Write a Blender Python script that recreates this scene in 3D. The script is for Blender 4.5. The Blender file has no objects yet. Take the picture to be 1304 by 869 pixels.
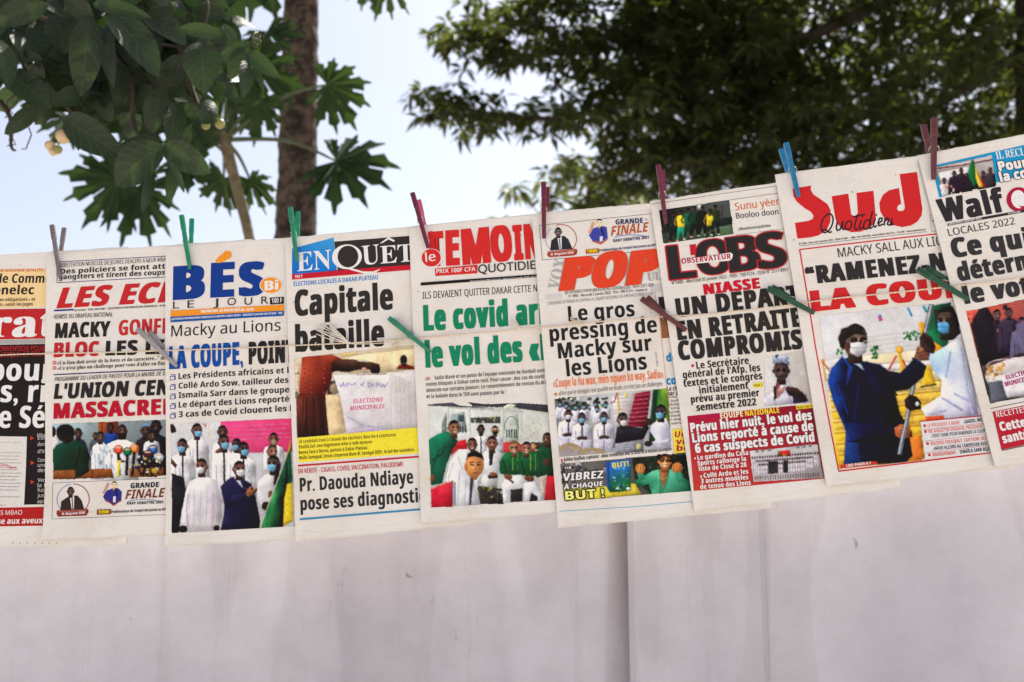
import bpy, bmesh, math, random, unicodedata
import numpy as np
from mathutils import Vector, Matrix, noise as mnoise
SC = bpy.context.scene
COL = SC.collection
R = math.radians

# ------------------------------------------------------------------ camera
F = 1150.0                      # focal length in photo pixels (photo 1304 x 869)
PITCH, YAW = R(8.0), R(6.5)
CAMP = Vector((0, 0, 1.60))
cd = bpy.data.cameras.new('camera')
cd.sensor_width = 36.0
cd.lens = 36.0 * F / 1304
cd.clip_start, cd.clip_end = 0.05, 4000
cd.dof.use_dof = True
cd.dof.focus_distance = 1.25
cd.dof.aperture_fstop = 5.0
cam = bpy.data.objects.new('camera', cd)
cam.location = CAMP
cam.rotation_euler = (R(90) + PITCH, 0, 0)
COL.objects.link(cam)
SC.camera = cam

# ------------------------------------------------------------------ sky, sun, exposure
SUN_EL, SUN_AZ = R(60), R(30)   # azimuth measured from +Y towards +X
w = bpy.data.worlds.new('World')
SC.world = w
w.use_nodes = True
nt = w.node_tree
bg = nt.nodes['Background']
sky = nt.nodes.new('ShaderNodeTexSky')
sky.sky_type = 'NISHITA'
sky.sun_disc = False
sky.sun_elevation = SUN_EL
sky.sun_rotation = SUN_AZ
sky.air_density = 1.0
sky.dust_density = 2.5
sky.ozone_density = 1.0
hs = nt.nodes.new('ShaderNodeHueSaturation')          # a milky tropical sky: less saturated than the clear-air model
hs.inputs['Saturation'].default_value = 0.60
hs.inputs['Hue'].default_value = 0.512
nt.links.new(sky.outputs[0], hs.inputs['Color'])
nt.links.new(hs.outputs[0], bg.inputs[0])
bg.inputs[1].default_value = 0.088
sd = bpy.data.lights.new('sun', 'SUN')
sd.energy = 4.7
sd.angle = R(0.5)
sd.color = (1.0, 0.94, 0.85)
so = bpy.data.objects.new('sun', sd)
sv = Vector((math.sin(SUN_AZ) * math.cos(SUN_EL), math.cos(SUN_AZ) * math.cos(SUN_EL), math.sin(SUN_EL)))
so.rotation_euler = sv.to_track_quat('Z', 'Y').to_euler()
so.location = (0, 0, 20)
COL.objects.link(so)
SC.view_settings.view_transform = 'Standard'
SC.view_settings.look = 'None'
SC.view_settings.exposure = 1.18
SC.view_settings.gamma = 1.0
SC.view_settings.use_curve_mapping = False
SC.render.film_transparent = False

# ------------------------------------------------------------------ pixel rays
def ray(px, py):
    x, y = px - 652.0, 434.5 - py
    cp, sp = math.cos(PITCH), math.sin(PITCH)
    return Vector((x, F * cp - y * sp, F * sp + y * cp)) / F      # depth 1 along the optical axis
def at(px, py, d):
    """the point at depth d (metres along the optical axis) seen at photo pixel px, py"""
    return CAMP + ray(px, py) * d
NP = Vector((math.sin(YAW), math.cos(YAW), 0))                    # normal of the hanging line, away from the camera
XH = Vector((math.cos(YAW), -math.sin(YAW), 0))
X0 = at(652, 470, 1.2435)
def hit(px, py, off=0.0, n=NP, p0=X0):
    r = ray(px, py)
    t = (n.dot(p0 - CAMP) - off) / n.dot(r)
    return CAMP + r * t

# ------------------------------------------------------------------ object helpers
def link(name, me, parent=None, mat=None):
    o = bpy.data.objects.new(name, me)
    COL.objects.link(o)
    if parent:
        o.parent = parent
    if mat and me:
        me.materials.append(mat)
    return o
def tag(o, label=None, cat=None, group=None, kind=None):
    if label: o['label'] = label
    if cat: o['category'] = cat
    if group: o['group'] = group
    if kind: o['kind'] = kind
    return o
def thing(name, label, cat, loc=(0, 0, 0), group=None):
    o = bpy.data.objects.new(name, None)
    o.empty_display_size = 0.05
    COL.objects.link(o)
    o.location = loc
    return tag(o, label, cat, group)
def mesh(name, verts, faces, smooth=False):
    me = bpy.data.meshes.new(name)
    me.from_pydata([tuple(v) for v in verts], [], faces)
    if smooth:
        me.polygons.foreach_set('use_smooth', [True] * len(me.polygons))
    me.update()
    return me

class MB:
    """collects geometry, in world space; build() makes ONE mesh object relative to a parent empty"""
    def __init__(s): s.v, s.f = [], []
    def add(s, vs, fs):
        b = len(s.v); s.v += vs; s.f += [tuple(i + b for i in f) for f in fs]
    def tube(s, pts, rads, n=8, cap=True):
        rings = []
        prev = None
        for i, p in enumerate(pts):
            a = pts[max(0, i - 1)]; c = pts[min(len(pts) - 1, i + 1)]
            t = (c - a).normalized()
            if prev is None:
                prev = t.orthogonal().normalized()
            prev = (prev - t * prev.dot(t)).normalized()
            b = t.cross(prev)
            r = rads[i] if isinstance(rads, (list, tuple)) else rads
            rings.append([p + (prev * math.cos(2 * math.pi * k / n) + b * math.sin(2 * math.pi * k / n)) * r for k in range(n)])
        vs = [v for rg in rings for v in rg]
        fs = [(i * n + k, i * n + (k + 1) % n, (i + 1) * n + (k + 1) % n, (i + 1) * n + k)
              for i in range(len(pts) - 1) for k in range(n)]
        if cap:
            fs.append(tuple(range(n))[::-1]); fs.append(tuple((len(pts) - 1) * n + k for k in range(n)))
        s.add(vs, fs)
    def box(s, c, ax, ay, az):
        vs = [c + ax * i + ay * j + az * k for i in (-1, 1) for j in (-1, 1) for k in (-1, 1)]
        s.add(vs, [(0, 1, 3, 2), (4, 6, 7, 5), (0, 4, 5, 1), (2, 3, 7, 6), (0, 2, 6, 4), (1, 5, 7, 3)])
    def build(s, name, mat, parent=None, smooth=True):
        org = parent.matrix_basis.inverted() if parent else Matrix()
        q = parent
        return link(name, mesh(name, [org @ v for v in s.v], s.f, smooth), parent, mat)

# ------------------------------------------------------------------ materials
def newmat(name):
    m = bpy.data.materials.new(name); m.use_nodes = True
    t = m.node_tree
    return m, t, t.nodes['Principled BSDF']
def nd(t, kind, **kw):
    n = t.nodes.new(kind)
    for k, v in kw.items():
        if k.startswith('i_'):
            n.inputs[int(k[2:])].default_value = v
        else:
            setattr(n, k, v)
    return n
def ramp(t, fac, stops):
    r = t.nodes.new('ShaderNodeValToRGB')
    while len(r.color_ramp.elements) < len(stops):
        r.color_ramp.elements.new(0.5)
    for e, (p, c) in zip(r.color_ramp.elements, stops):
        e.position = p; e.color = (*c, 1) if len(c) == 3 else c
    t.links.new(fac, r.inputs[0])
    return r
def noise_fac(t, scale, detail=4, rough=0.6, coord='Object', mapping=None):
    tc = t.nodes.new('ShaderNodeTexCoord')
    src = tc.outputs[coord]
    if mapping:
        mp = t.nodes.new('ShaderNodeMapping'); mp.inputs['Scale'].default_value = mapping
        t.links.new(src, mp.inputs[0]); src = mp.outputs[0]
    n = nd(t, 'ShaderNodeTexNoise'); n.inputs['Scale'].default_value = scale
    n.inputs['Detail'].default_value = detail; n.inputs['Roughness'].default_value = rough
    t.links.new(src, n.inputs['Vector'])
    return n.outputs['Fac']
def mixc(t, a, b, fac, mode='MIX'):
    m = t.nodes.new('ShaderNodeMix'); m.data_type = 'RGBA'; m.blend_type = mode
    for s, v in ((m.inputs[6], a), (m.inputs[7], b), (m.inputs[0], fac)):
        if hasattr(v, 'is_output'): t.links.new(v, s)
        else: s.default_value = v if not isinstance(v, tuple) or len(v) == 4 else (*v, 1)
    return m.outputs[2]
def bump(t, b, h, strength, dist):
    n = t.nodes.new('ShaderNodeBump'); n.inputs['Strength'].default_value = strength; n.inputs['Distance'].default_value = dist
    t.links.new(h, n.inputs['Height']); t.links.new(n.outputs[0], b.inputs['Normal'])

def simple(name, c1, c2, scale, rough=0.7, bmp=0.0, dist=0.002, mapping=None, spec=0.3):
    m, t, b = newmat(name)
    f = noise_fac(t, scale, 6, 0.65, mapping=mapping)
    r = ramp(t, f, [(0.3, c1), (0.7, c2)])
    t.links.new(r.outputs[0], b.inputs['Base Color'])
    b.inputs['Roughness'].default_value = rough
    b.inputs['Specular IOR Level'].default_value = spec
    if bmp: bump(t, b, f, bmp, dist)
    return m

def leafmat(name, c1, c2, trans, tcol, scale=6.0, rough=0.45, spec=0.4, vein=0.0):
    m, t, b = newmat(name)
    f = noise_fac(t, scale, 3, 0.6)
    r = ramp(t, f, [(0.3, c1), (0.7, c2)])
    t.links.new(r.outputs[0], b.inputs['Base Color'])
    b.inputs['Roughness'].default_value = rough
    b.inputs['Specular IOR Level'].default_value = spec
    if vein:
        bump(t, b, noise_fac(t, 55.0, 2, 0.5), vein, 0.004)
    tr = t.nodes.new('ShaderNodeBsdfTranslucent'); tr.inputs[0].default_value = (*tcol, 1)
    mx = t.nodes.new('ShaderNodeMixShader'); mx.inputs[0].default_value = trans
    out = t.nodes['Material Output']
    t.links.new(b.outputs[0], mx.inputs[1]); t.links.new(tr.outputs[0], mx.inputs[2]); t.links.new(mx.outputs[0], out.inputs[0])
    return m

# paper: newsprint with mottling, faint show-through of the type on its other side, flecks and fine creases
def papermat(name, dark=1.0):
    m, t, b = newmat(name)
    f = noise_fac(t, 7.0, 5, 0.65)
    r = ramp(t, f, [(0.25, (0.70 * dark, 0.645 * dark, 0.57 * dark)), (0.5, (0.77 * dark, 0.745 * dark, 0.72 * dark)), (0.75, (0.79 * dark, 0.78 * dark, 0.775 * dark))])
    g = noise_fac(t, 900.0, 2, 0.5)
    gr = ramp(t, g, [(0.3, (0.93, 0.93, 0.93)), (0.7, (1, 1, 1))])
    c = mixc(t, r.outputs[0], gr.outputs[0], 1.0, 'MULTIPLY')
    st = noise_fac(t, 260.0, 1, 0.5, mapping=(1.0, 1.0, 2.4))          # show-through: broken lines in blocks
    blk = noise_fac(t, 16.0, 1, 0.4)
    s1 = ramp(t, st, [(0.42, (0.945, 0.94, 0.935)), (0.56, (1, 1, 1))])
    s2 = ramp(t, blk, [(0.46, (0, 0, 0)), (0.52, (1, 1, 1))])
    c = mixc(t, c, s1.outputs[0], s2.outputs[0], 'MULTIPLY')
    fl = noise_fac(t, 150.0, 0, 0.5)                                   # flecks
    fr = ramp(t, fl, [(0.105, (0.42, 0.37, 0.33)), (0.125, (1, 1, 1))])
    c = mixc(t, c, fr.outputs[0], 1.0, 'MULTIPLY')
    t.links.new(c, b.inputs['Base Color'])
    b.inputs['Roughness'].default_value = 0.85
    b.inputs['Specular IOR Level'].default_value = 0.15
    n1 = noise_fac(t, 11.0, 4, 0.55)
    n2 = noise_fac(t, 5.0, 2, 0.5, mapping=(0.35, 1, 2.2))
    cr = ramp(t, n2, [(0.485, (0, 0, 0)), (0.50, (1, 1, 1)), (0.515, (0, 0, 0))])
    ad = nd(t, 'ShaderNodeMath', operation='MULTIPLY_ADD'); ad.inputs[1].default_value = -0.05
    t.links.new(cr.outputs[0], ad.inputs[0]); t.links.new(n1, ad.inputs[2])
    bump(t, b, ad.outputs[0], 0.7, 0.008)
    return m
def inkmat(name, lo, hi, scale):
    m, t, b = newmat(name)
    a = t.nodes.new('ShaderNodeAttribute'); a.attribute_name = 'ink'
    f = noise_fac(t, scale, 5, 0.75)
    r = ramp(t, f, [(0.3, (lo, lo, lo)), (0.7, (hi, hi, hi))])
    t.links.new(mixc(t, a.outputs['Color'], r.outputs[0], 1.0, 'MULTIPLY'), b.inputs['Base Color'])
    b.inputs['Roughness'].default_value = 0.9
    b.inputs['Specular IOR Level'].default_value = 0.06
    return m
M = {}
M['paper'] = papermat('newsprint')
M['paper_in'] = papermat('inner_newsprint', 0.96)
M['ink'] = inkmat('printing_ink', 0.88, 1.06, 260.0)
M['pict'] = inkmat('printed_picture_ink', 0.92, 1.05, 420.0)
def plastic(name, c, rough=0.35):
    return simple(name, tuple(x * 0.8 for x in c), tuple(min(1, x * 1.15) for x in c), 90.0, rough, 0.15, 0.001, spec=0.5)
M['wire'] = simple('spring_wire', (0.3, 0.28, 0.26), (0.5, 0.48, 0.45), 200, 0.4)
M['twine'] = simple('twine_fibre', (0.60, 0.48, 0.35), (0.78, 0.68, 0.54), 150, 0.9, 0.4, 0.001)
M['twine_pale'] = simple('pale_plastic_fibre', (0.62, 0.57, 0.50), (0.80, 0.77, 0.72), 150, 0.6)
M['bark'] = simple('papaya_bark', (0.020, 0.013, 0.009), (0.105, 0.074, 0.053), 17, 0.9, 1.0, 0.04)
for _n in M['bark'].node_tree.nodes:
    if _n.type == 'VALTORGB': _n.color_ramp.elements[0].position, _n.color_ramp.elements[1].position = 0.42, 0.62
M['bark_dark'] = simple('dark_bark', (0.02, 0.016, 0.012), (0.06, 0.047, 0.036), 9, 0.95, 0.8, 0.03, mapping=(1, 1, 0.25))
M['stem'] = simple('green_stem', (0.07, 0.055, 0.03), (0.17, 0.135, 0.075), 26, 0.7, 0.4, 0.01)
M['petiole'] = simple('leaf_stalk', (0.035, 0.05, 0.02), (0.07, 0.09, 0.035), 30, 0.5)
M['twig'] = simple('twig_bark', (0.025, 0.020, 0.015), (0.06, 0.047, 0.035), 60, 0.8)
M['fruit'] = simple('ripening_fruit_skin', (0.42, 0.30, 0.16), (0.60, 0.44, 0.25), 40, 0.4)
M['fruit_green'] = simple('green_fruit_skin', (0.16, 0.17, 0.05), (0.26, 0.24, 0.08), 40, 0.4)
M['leaf_big'] = leafmat('broad_leaf', (0.009, 0.016, 0.009), (0.026, 0.037, 0.020), 0.12, (0.05, 0.12, 0.015), 14.0, 0.5, 0.22, 0.0)
M['leaf_papaya'] = leafmat('papaya_leaf', (0.012, 0.026, 0.009), (0.026, 0.050, 0.016), 0.18, (0.05, 0.10, 0.012), 5.0, 0.6, 0.15)
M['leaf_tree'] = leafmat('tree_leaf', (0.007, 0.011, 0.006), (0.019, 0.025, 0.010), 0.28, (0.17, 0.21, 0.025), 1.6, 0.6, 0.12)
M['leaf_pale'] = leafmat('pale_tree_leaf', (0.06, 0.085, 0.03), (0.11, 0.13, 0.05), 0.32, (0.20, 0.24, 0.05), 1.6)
# ground
M['ground'] = simple('sandy_ground', (0.43, 0.375, 0.31), (0.55, 0.485, 0.41), 1.2, 0.95, 0.3, 0.02)
M['pavement'] = simple('concrete_paving', (0.44, 0.39, 0.33), (0.56, 0.50, 0.43), 3.0, 0.9, 0.3, 0.005)
# wall paint: roller patches, vertical drips, specks and scuffs
def wallmat():
    m, t, b = newmat('painted_plaster')
    big = noise_fac(t, 2.6, 3, 0.5, mapping=(1.0, 1.0, 0.35))
    c = ramp(t, big, [(0.33, (0.46, 0.455, 0.525)), (0.5, (0.545, 0.54, 0.61)), (0.66, (0.61, 0.60, 0.66))]).outputs[0]
    def lay(fac, stops, amount, c):
        return mixc(t, c, ramp(t, fac, stops).outputs[0], amount, 'MULTIPLY')
    W1 = (1, 1, 1)
    fine = noise_fac(t, 14, 8, 0.7)
    c = lay(fine, [(0.3, (0.88, 0.87, 0.87)), (0.62, W1)], 1.0, c)
    # hard-edged roller passes, one lighter than the next
    c = lay(noise_fac(t, 2.3, 2, 0.45, mapping=(1, 1, 0.10)), [(0.455, (0.90, 0.895, 0.90)), (0.462, W1)], 1.0, c)
    c = lay(noise_fac(t, 3.7, 3, 0.5, mapping=(1, 1, 0.22)), [(0.42, (0.925, 0.915, 0.91)), (0.435, W1)], 0.9, c)
    # thin runs of dirty water
    c = lay(noise_fac(t, 17, 5, 0.65, mapping=(1, 1, 0.045)), [(0.30, (0.80, 0.775, 0.76)), (0.42, W1)], 0.55, c)
    # scuffs and smears
    c = lay(noise_fac(t, 9, 6, 0.75, mapping=(1.4, 1, 0.6)), [(0.27, (0.66, 0.63, 0.62)), (0.345, W1)], 0.8, c)
    # specks and small chips
    tc = t.nodes.new('ShaderNodeTexCoord')
    c = lay(noise_fac(t, 42, 2, 0.5, mapping=(1, 1, 0.7)), [(0.195, (0.40, 0.37, 0.36)), (0.24, W1)], 0.7, c)
    # uneven brown darkening that deepens towards the joint beside the pier
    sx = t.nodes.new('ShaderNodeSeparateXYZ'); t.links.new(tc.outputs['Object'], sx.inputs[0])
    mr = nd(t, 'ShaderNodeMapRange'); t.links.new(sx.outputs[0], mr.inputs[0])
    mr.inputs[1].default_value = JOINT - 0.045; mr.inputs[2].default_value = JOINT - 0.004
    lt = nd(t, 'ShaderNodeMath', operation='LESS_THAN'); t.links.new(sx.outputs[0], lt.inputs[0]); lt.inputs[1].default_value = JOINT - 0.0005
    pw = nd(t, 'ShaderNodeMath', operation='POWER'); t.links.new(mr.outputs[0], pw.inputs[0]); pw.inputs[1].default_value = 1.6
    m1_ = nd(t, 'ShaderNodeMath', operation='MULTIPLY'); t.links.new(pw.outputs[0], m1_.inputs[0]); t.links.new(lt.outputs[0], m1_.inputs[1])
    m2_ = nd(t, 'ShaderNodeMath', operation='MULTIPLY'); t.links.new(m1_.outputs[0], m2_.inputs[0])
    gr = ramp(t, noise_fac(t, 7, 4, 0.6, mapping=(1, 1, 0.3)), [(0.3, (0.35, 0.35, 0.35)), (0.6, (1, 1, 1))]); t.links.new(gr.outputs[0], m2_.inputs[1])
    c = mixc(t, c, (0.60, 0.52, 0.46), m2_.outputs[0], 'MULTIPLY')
    t.links.new(c, b.inputs['Base Color'])
    b.inputs['Roughness'].default_value = 0.7
    b.inputs['Specular IOR Level'].default_value = 0.25
    h = nd(t, 'ShaderNodeMath', operation='ADD'); t.links.new(fine, h.inputs[0]); t.links.new(noise_fac(t, 4.5, 3, 0.5), h.inputs[1])
    bump(t, b, h.outputs[0], 0.5, 0.008)
    return m
WOFF = -0.13                        # the wall's plane lies this far behind the line of papers
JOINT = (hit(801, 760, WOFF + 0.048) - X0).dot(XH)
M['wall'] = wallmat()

# ------------------------------------------------------------------ ground
def sheet(name, x0, y0, x1, y1, z, mat):
    o = link(name, mesh(name, [(x0, y0, z), (x1, y0, z), (x1, y1, z), (x0, y1, z)], [(0, 1, 2, 3)]), None, mat)
    o['kind'] = 'structure'
    return o
sheet('ground', -1500, -1500, 1500, 1500, 0.0, M['ground'])
pv = MB()
pv.box(Vector((0, -0.2, 0.02)), Vector((14, 0, 0)), Vector((0, 1.555, 0)), Vector((0, 0, 0.10)))
po = pv.build('pavement', M['pavement'], None, False); po['kind'] = 'structure'
po.rotation_euler = (0, 0, -YAW)

# ------------------------------------------------------------------ wall behind the papers
def wallpt(px, off=WOFF):           # horizontal position along the wall seen at pixel px (low in the frame)
    p = hit(px, 760, off)
    return (p - X0).dot(XH)
WTOP = 1.735
wall = thing('plaster_wall', 'long pale painted plaster wall with a shallow pier standing behind the row of newspapers', 'wall',
             (X0.x, X0.y, 0))
wall.rotation_euler = (0, 0, -YAW)
bpy.context.view_layer.update()
def wallbox(mb, a, b, front, back, z0, z1, bev=0.006):
    # box in wall axes: x along, y away; front edges chamfered, front face cut in a grid with a slightly uneven surface
    nx = max(1, int((b - a) / 0.12)); nz = max(1, int((z1 - z0) / 0.12))
    vs, fs = [], []
    def P(x, y, z): return X0.xy.to_3d() + XH * x + NP * y + Vector((0, 0, z))
    for j in range(nz + 1):
        for i in range(nx + 1):
            x = a + bev + (b - a - 2 * bev) * i / nx; z = z0 + (z1 - z0) * j / nz
            d = 0.004 * mnoise.noise(Vector((x * 2.2, 3.1, z * 1.7)))
            vs.append(P(x, front + (d if 0 < i < nx else 0), z))
    for j in range(nz):
        for i in range(nx):
            k = j * (nx + 1) + i
            fs.append((k, k + 1, k + nx + 2, k + nx + 1))
    mb.add(vs, fs)
    o = [P(a + bev, front, z0), P(a, front + bev, z0), P(a, back, z0), P(b, back, z0), P(b, front + bev, z0), P(b - bev, front, z0)]
    tz = Vector((0, 0, z1 - z0))
    n = len(o)
    mb.add(o + [p + tz for p in o], [(i + 1, i, n + i, n + i + 1) for i in range(n - 1)] + [tuple(range(n, 2 * n))[::-1]])
xa, xb = wallpt(801, WOFF + 0.048), wallpt(977, WOFF + 0.048)
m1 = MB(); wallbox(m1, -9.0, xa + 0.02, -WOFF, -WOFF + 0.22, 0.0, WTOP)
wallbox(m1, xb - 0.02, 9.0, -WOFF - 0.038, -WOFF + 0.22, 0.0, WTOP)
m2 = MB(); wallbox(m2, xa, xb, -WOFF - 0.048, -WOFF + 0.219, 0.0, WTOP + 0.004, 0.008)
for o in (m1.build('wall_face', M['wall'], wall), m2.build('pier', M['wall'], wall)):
    for p in o.data.polygons: p.use_smooth = abs(p.normal.y) > .97 and p.area < .03
def smooth(pts, n=6):
    out = []
    P = [pts[0]] + pts + [pts[-1]]
    for i in range(1, len(P) - 2):
        for k in range(n):
            t = k / n
            a, b, c, d = P[i - 1], P[i], P[i + 1], P[i + 2]
            out.append(0.5 * ((2 * b) + (c - a) * t + (2 * a - 5 * b + 4 * c - d) * t * t + (3 * b - a - 3 * c + d) * t ** 3))
    out.append(pts[-1]); return out

# ------------------------------------------------------------------ trees
class LB:
    """leaf builder with a uv per vertex, for vein patterns"""
    def __init__(s): s.v, s.f, s.uv = [], [], []
    def blade(s, B, T, wd, up, cup=0.25, sag=0.12, tw=0.0, nt=9, ns=6, prof=0.8, rnd=random):
        ax = T - B; L = ax.length; a = ax.normalized()
        sd = a.cross(up).normalized(); nn = sd.cross(a).normalized()
        ph = rnd.uniform(0, 6)
        b0 = len(s.v)
        for i in range(nt + 1):
            t = i / nt
            hw = wd / 2 * max(0.0, math.sin(math.pi * min(1, t ** 0.9 * 0.985 + 0.012))) ** prof
            c = B + ax * t + nn * (L * sag * (4 * t * (1 - t)) ) - Vector((0, 0, 1)) * (L * 0.10 * t * t)
            tt = tw * t
            s2 = sd * math.cos(tt) + nn * math.sin(tt); n2 = nn * math.cos(tt) - sd * math.sin(tt)
            for j in range(ns + 1):
                q = -1 + 2 * j / ns
                wv = 0.05 * math.sin(9 * t + ph + 2 * q) * abs(q)
                s.v.append(c + s2 * (q * hw) + n2 * (hw * (cup * abs(q) ** 1.4 + wv)))
                s.uv.append((q, t))
        for i in range(nt):
            for j in range(ns):
                k = b0 + i * (ns + 1) + j
                s.f.append((k, k + 1, k + ns + 2, k + ns + 1))
    def build(s, name, mat, parent):
        org = parent.matrix_basis.inverted()
        me = mesh(name, [org @ v for v in s.v], s.f, True)
        ul = me.uv_layers.new(name='leaf')
        for lp in me.loops: ul.data[lp.index].uv = s.uv[lp.vertex_index]
        return link(name, me, parent, mat)
def veined(m):
    """side veins and a midrib from the leaf's own uv"""
    t = m.node_tree; b = t.nodes['Principled BSDF']
    uv = nd(t, 'ShaderNodeUVMap', uv_map='leaf')
    sp = t.nodes.new('ShaderNodeSeparateXYZ'); t.links.new(uv.outputs[0], sp.inputs[0])
    def mth(op, a, bb=None):
        n = nd(t, 'ShaderNodeMath', operation=op)
        for i, v in enumerate((a, bb)):
            if v is None: continue
            if hasattr(v, 'is_output'): t.links.new(v, n.inputs[i])
            else: n.inputs[i].default_value = v
        return n.outputs[0]
    ab = mth('ABSOLUTE', sp.outputs[0])
    k = mth('FRACT', mth('ADD', mth('SUBTRACT', mth('MULTIPLY', sp.outputs[1], 7.0), mth('MULTIPLY', ab, 1.7)), mth('MULTIPLY', noise_fac(t, 22.0, 2, 0.5), 1.1)))
    v1 = mth('LESS_THAN', mth('ABSOLUTE', mth('SUBTRACT', k, 0.5)), 0.07)
    v2 = mth('LESS_THAN', ab, 0.045)
    vein = mth('MAXIMUM', v1, v2)
    old = b.inputs['Base Color'].links[0].from_socket
    t.links.new(mixc(t, old, (0.06, 0.08, 0.04), mth('MULTIPLY', vein, 0.35)), b.inputs['Base Color'])
    h = mth('ABSOLUTE', mth('SUBTRACT', k, 0.5))
    nz = noise_fac(t, 60.0, 2, 0.5)
    bump(t, b, mth('ADD', mth('MULTIPLY', h, 0.7), mth('MULTIPLY', nz, 1.2)), 0.35, 0.003)
veined(M['leaf_big'])
UPV = Vector((0, 0, 1))
def to_ground(p, lean=(0, 0)):
    return Vector((p.x + lean[0], p.y + lean[1], -0.05))
def trunk_tube(pts, rads, n=18, amp=0.10, freq=14.0, step=0.03, seed=0):
    """a trunk with lumpy, scarred bark"""
    mb = MB()
    ps, rs = [], []
    for i in range(len(pts) - 1):
        k = max(2, int((pts[i + 1] - pts[i]).length / step))
        for j in range(k):
            ps.append(pts[i].lerp(pts[i + 1], j / k)); rs.append(rads[i] + (rads[i + 1] - rads[i]) * j / k)
    ps.append(pts[-1]); rs.append(rads[-1])
    mb.tube(ps, rs, n)
    for i in range(len(ps)):
        for k in range(n):
            v = mb.v[i * n + k]
            d = v - ps[i]
            f = 1 + amp * (mnoise.noise(v * freq + Vector((seed, 0, 0))) + 0.6 * mnoise.noise(v * freq * 2.7) + 0.5 * abs(mnoise.noise(Vector((v.x * freq * .8, v.y * freq * .8, v.z * freq * 2.2)))))
            mb.v[i * n + k] = ps[i] + d * f
    return mb

# broad-leaved tree whose branch hangs in from the upper left, just behind the wall
rb = random.Random(11)
BD = 2.05
btree = thing('broadleaf_tree', 'branch with big dark oval leaves and small fruits hanging in at the upper left', 'tree', to_ground(at(-470, 300, 2.3)))
bpy.context.view_layer.update()
trunk_tube([to_ground(at(-470, 300, 2.3)), at(-470, 300, 2.3), at(-430, 60, 2.25), at(-380, -160, 2.2), at(-330, -420, 2.2)], [.075, .06, .055, .045, .03], 14, .08, 10, .06).build('trunk', M['bark'], btree)
limbs = [[(-430, 60, 2.25), (-200, -40, 2.15), (0, 10, 2.1), (120, 40, 2.08), (230, 60, 2.05), (305, 62, 2.0)],
         [(-380, -160, 2.2), (-150, -150, 2.1), (60, -90, 2.05), (180, -20, 2.0), (258, -5, 1.98), (262, 32, 1.97)],
         [(0, 10, 2.1), (40, 90, 2.1), (90, 140, 2.1), (110, 165, 2.1)],
         [(120, 40, 2.08), (165, 100, 2.05), (172, 165, 2.03), (205, 190, 2.0)],
         [(230, 60, 2.05), (250, 130, 2.03), (275, 150, 2.02)],
         [(-200, -40, 2.15), (-60, 80, 2.2), (8, 140, 2.2), (14, 185, 2.2), (20, 192, 2.2)]]
mb = MB()
for L in limbs:
    ps = smooth([at(*p) for p in L], 5); n = len(ps)
    mb.tube(ps, [.007 * (1 - i / n) + .0022 for i in range(n)], 8)
for L in ([(20, 120), (8, 130), (14, 160), (10, 172), (17, 178)], [(2, 127), (16, 145), (6, 150)], [(35, 158), (40, 172), (33, 190), (28, 190)], [(28, 120), (12, 142)], [(17, 178), (20, 184), (9, 186)]):
    mb.tube([at(x, y, 2.2) for x, y in L], .0016, 5)
mb.build('branches', M['twig'], btree)
lb = LB()
def bleaf(x0, y0, x1, y1, wpx, d=BD, dd=0.0, cup=.25, sag=.1, up=None, prof=.62):
    B, T = at(x0, y0, d), at(x1, y1, d + dd)
    u = up or (CAMP - B).normalized() + UPV * rb.uniform(.0, .7) + Vector((rb.uniform(-.4, .4), 0, 0))
    lb.blade(B, T, wpx * d / F, u, cup, sag, rb.uniform(-.3, .3), prof=prof, rnd=rb)
S = 2.897
for x0, y0, x1, y1, wd, d in [(405, 55, 585, 262, 150, 1.90), (330, 60, 300, 330, 130, 1.96), (395, 90, 420, 300, 70, 1.99), (-30, 140, 30, 310, 110, 1.92), (740, 158, 755, 330, 150, 1.93), (822, 130, 662, 90, 62, 1.90), (895, 175, 850, 285, 66, 1.89), (905, 225, 895, 350, 66, 1.88), (905, 195, 1034, 272, 72, 1.87), (930, 235, 975, 335, 34, 1.90), (872, 150, 820, 80, 34, 1.90), (930, 158, 815, 190, 40, 1.90),
                              (135, 400, 18, 482, 72, 2.0), (235, 440, 465, 555, 140, 1.98), (605, 540, 430, 665, 165, 1.92), (600, 540, 778, 620, 120, 1.93), (622, 590, 680, 700, 34, 1.90), (640, 610, 625, 738, 52, 1.95), (560, 640, 525, 770, 46, 1.96), (590, 520, 430, 540, 70, 1.95), (175, 20, -20, 70, 105, 1.94), (240, -20, 345, 70, 90, 1.94), (345, 15, 560, 45, 62, 1.93), (525, 60, 690, 150, 120, 1.95), (620, 20, 530, -60, 80, 1.94), (690, 430, 800, 440, 60, 1.97), (790, 380, 740, 440, 70, 1.93), (745, 350, 800, 440, 60, 1.95),
                              (600, 330, 560, 480, 100, 1.98), (650, 380, 620, 520, 100, 2.0), (700, 250, 880, 340, 110, 2.02), (270, 430, 290, 545, 50, 2.0), (210, 60, 240, 190, 120, 2.02), (60, 110, 190, 260, 170, 2.05), (120, 200, 260, 330, 150, 2.06), (450, 250, 560, 360, 110, 2.06), (480, 330, 640, 420, 110, 2.06), (700, 470, 660, 560, 50, 2.0)]:
    bleaf(x0 / S, y0 / S, x1 / S, y1 / S, wd / S * .88, d, rb.uniform(-.04, .04))
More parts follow.
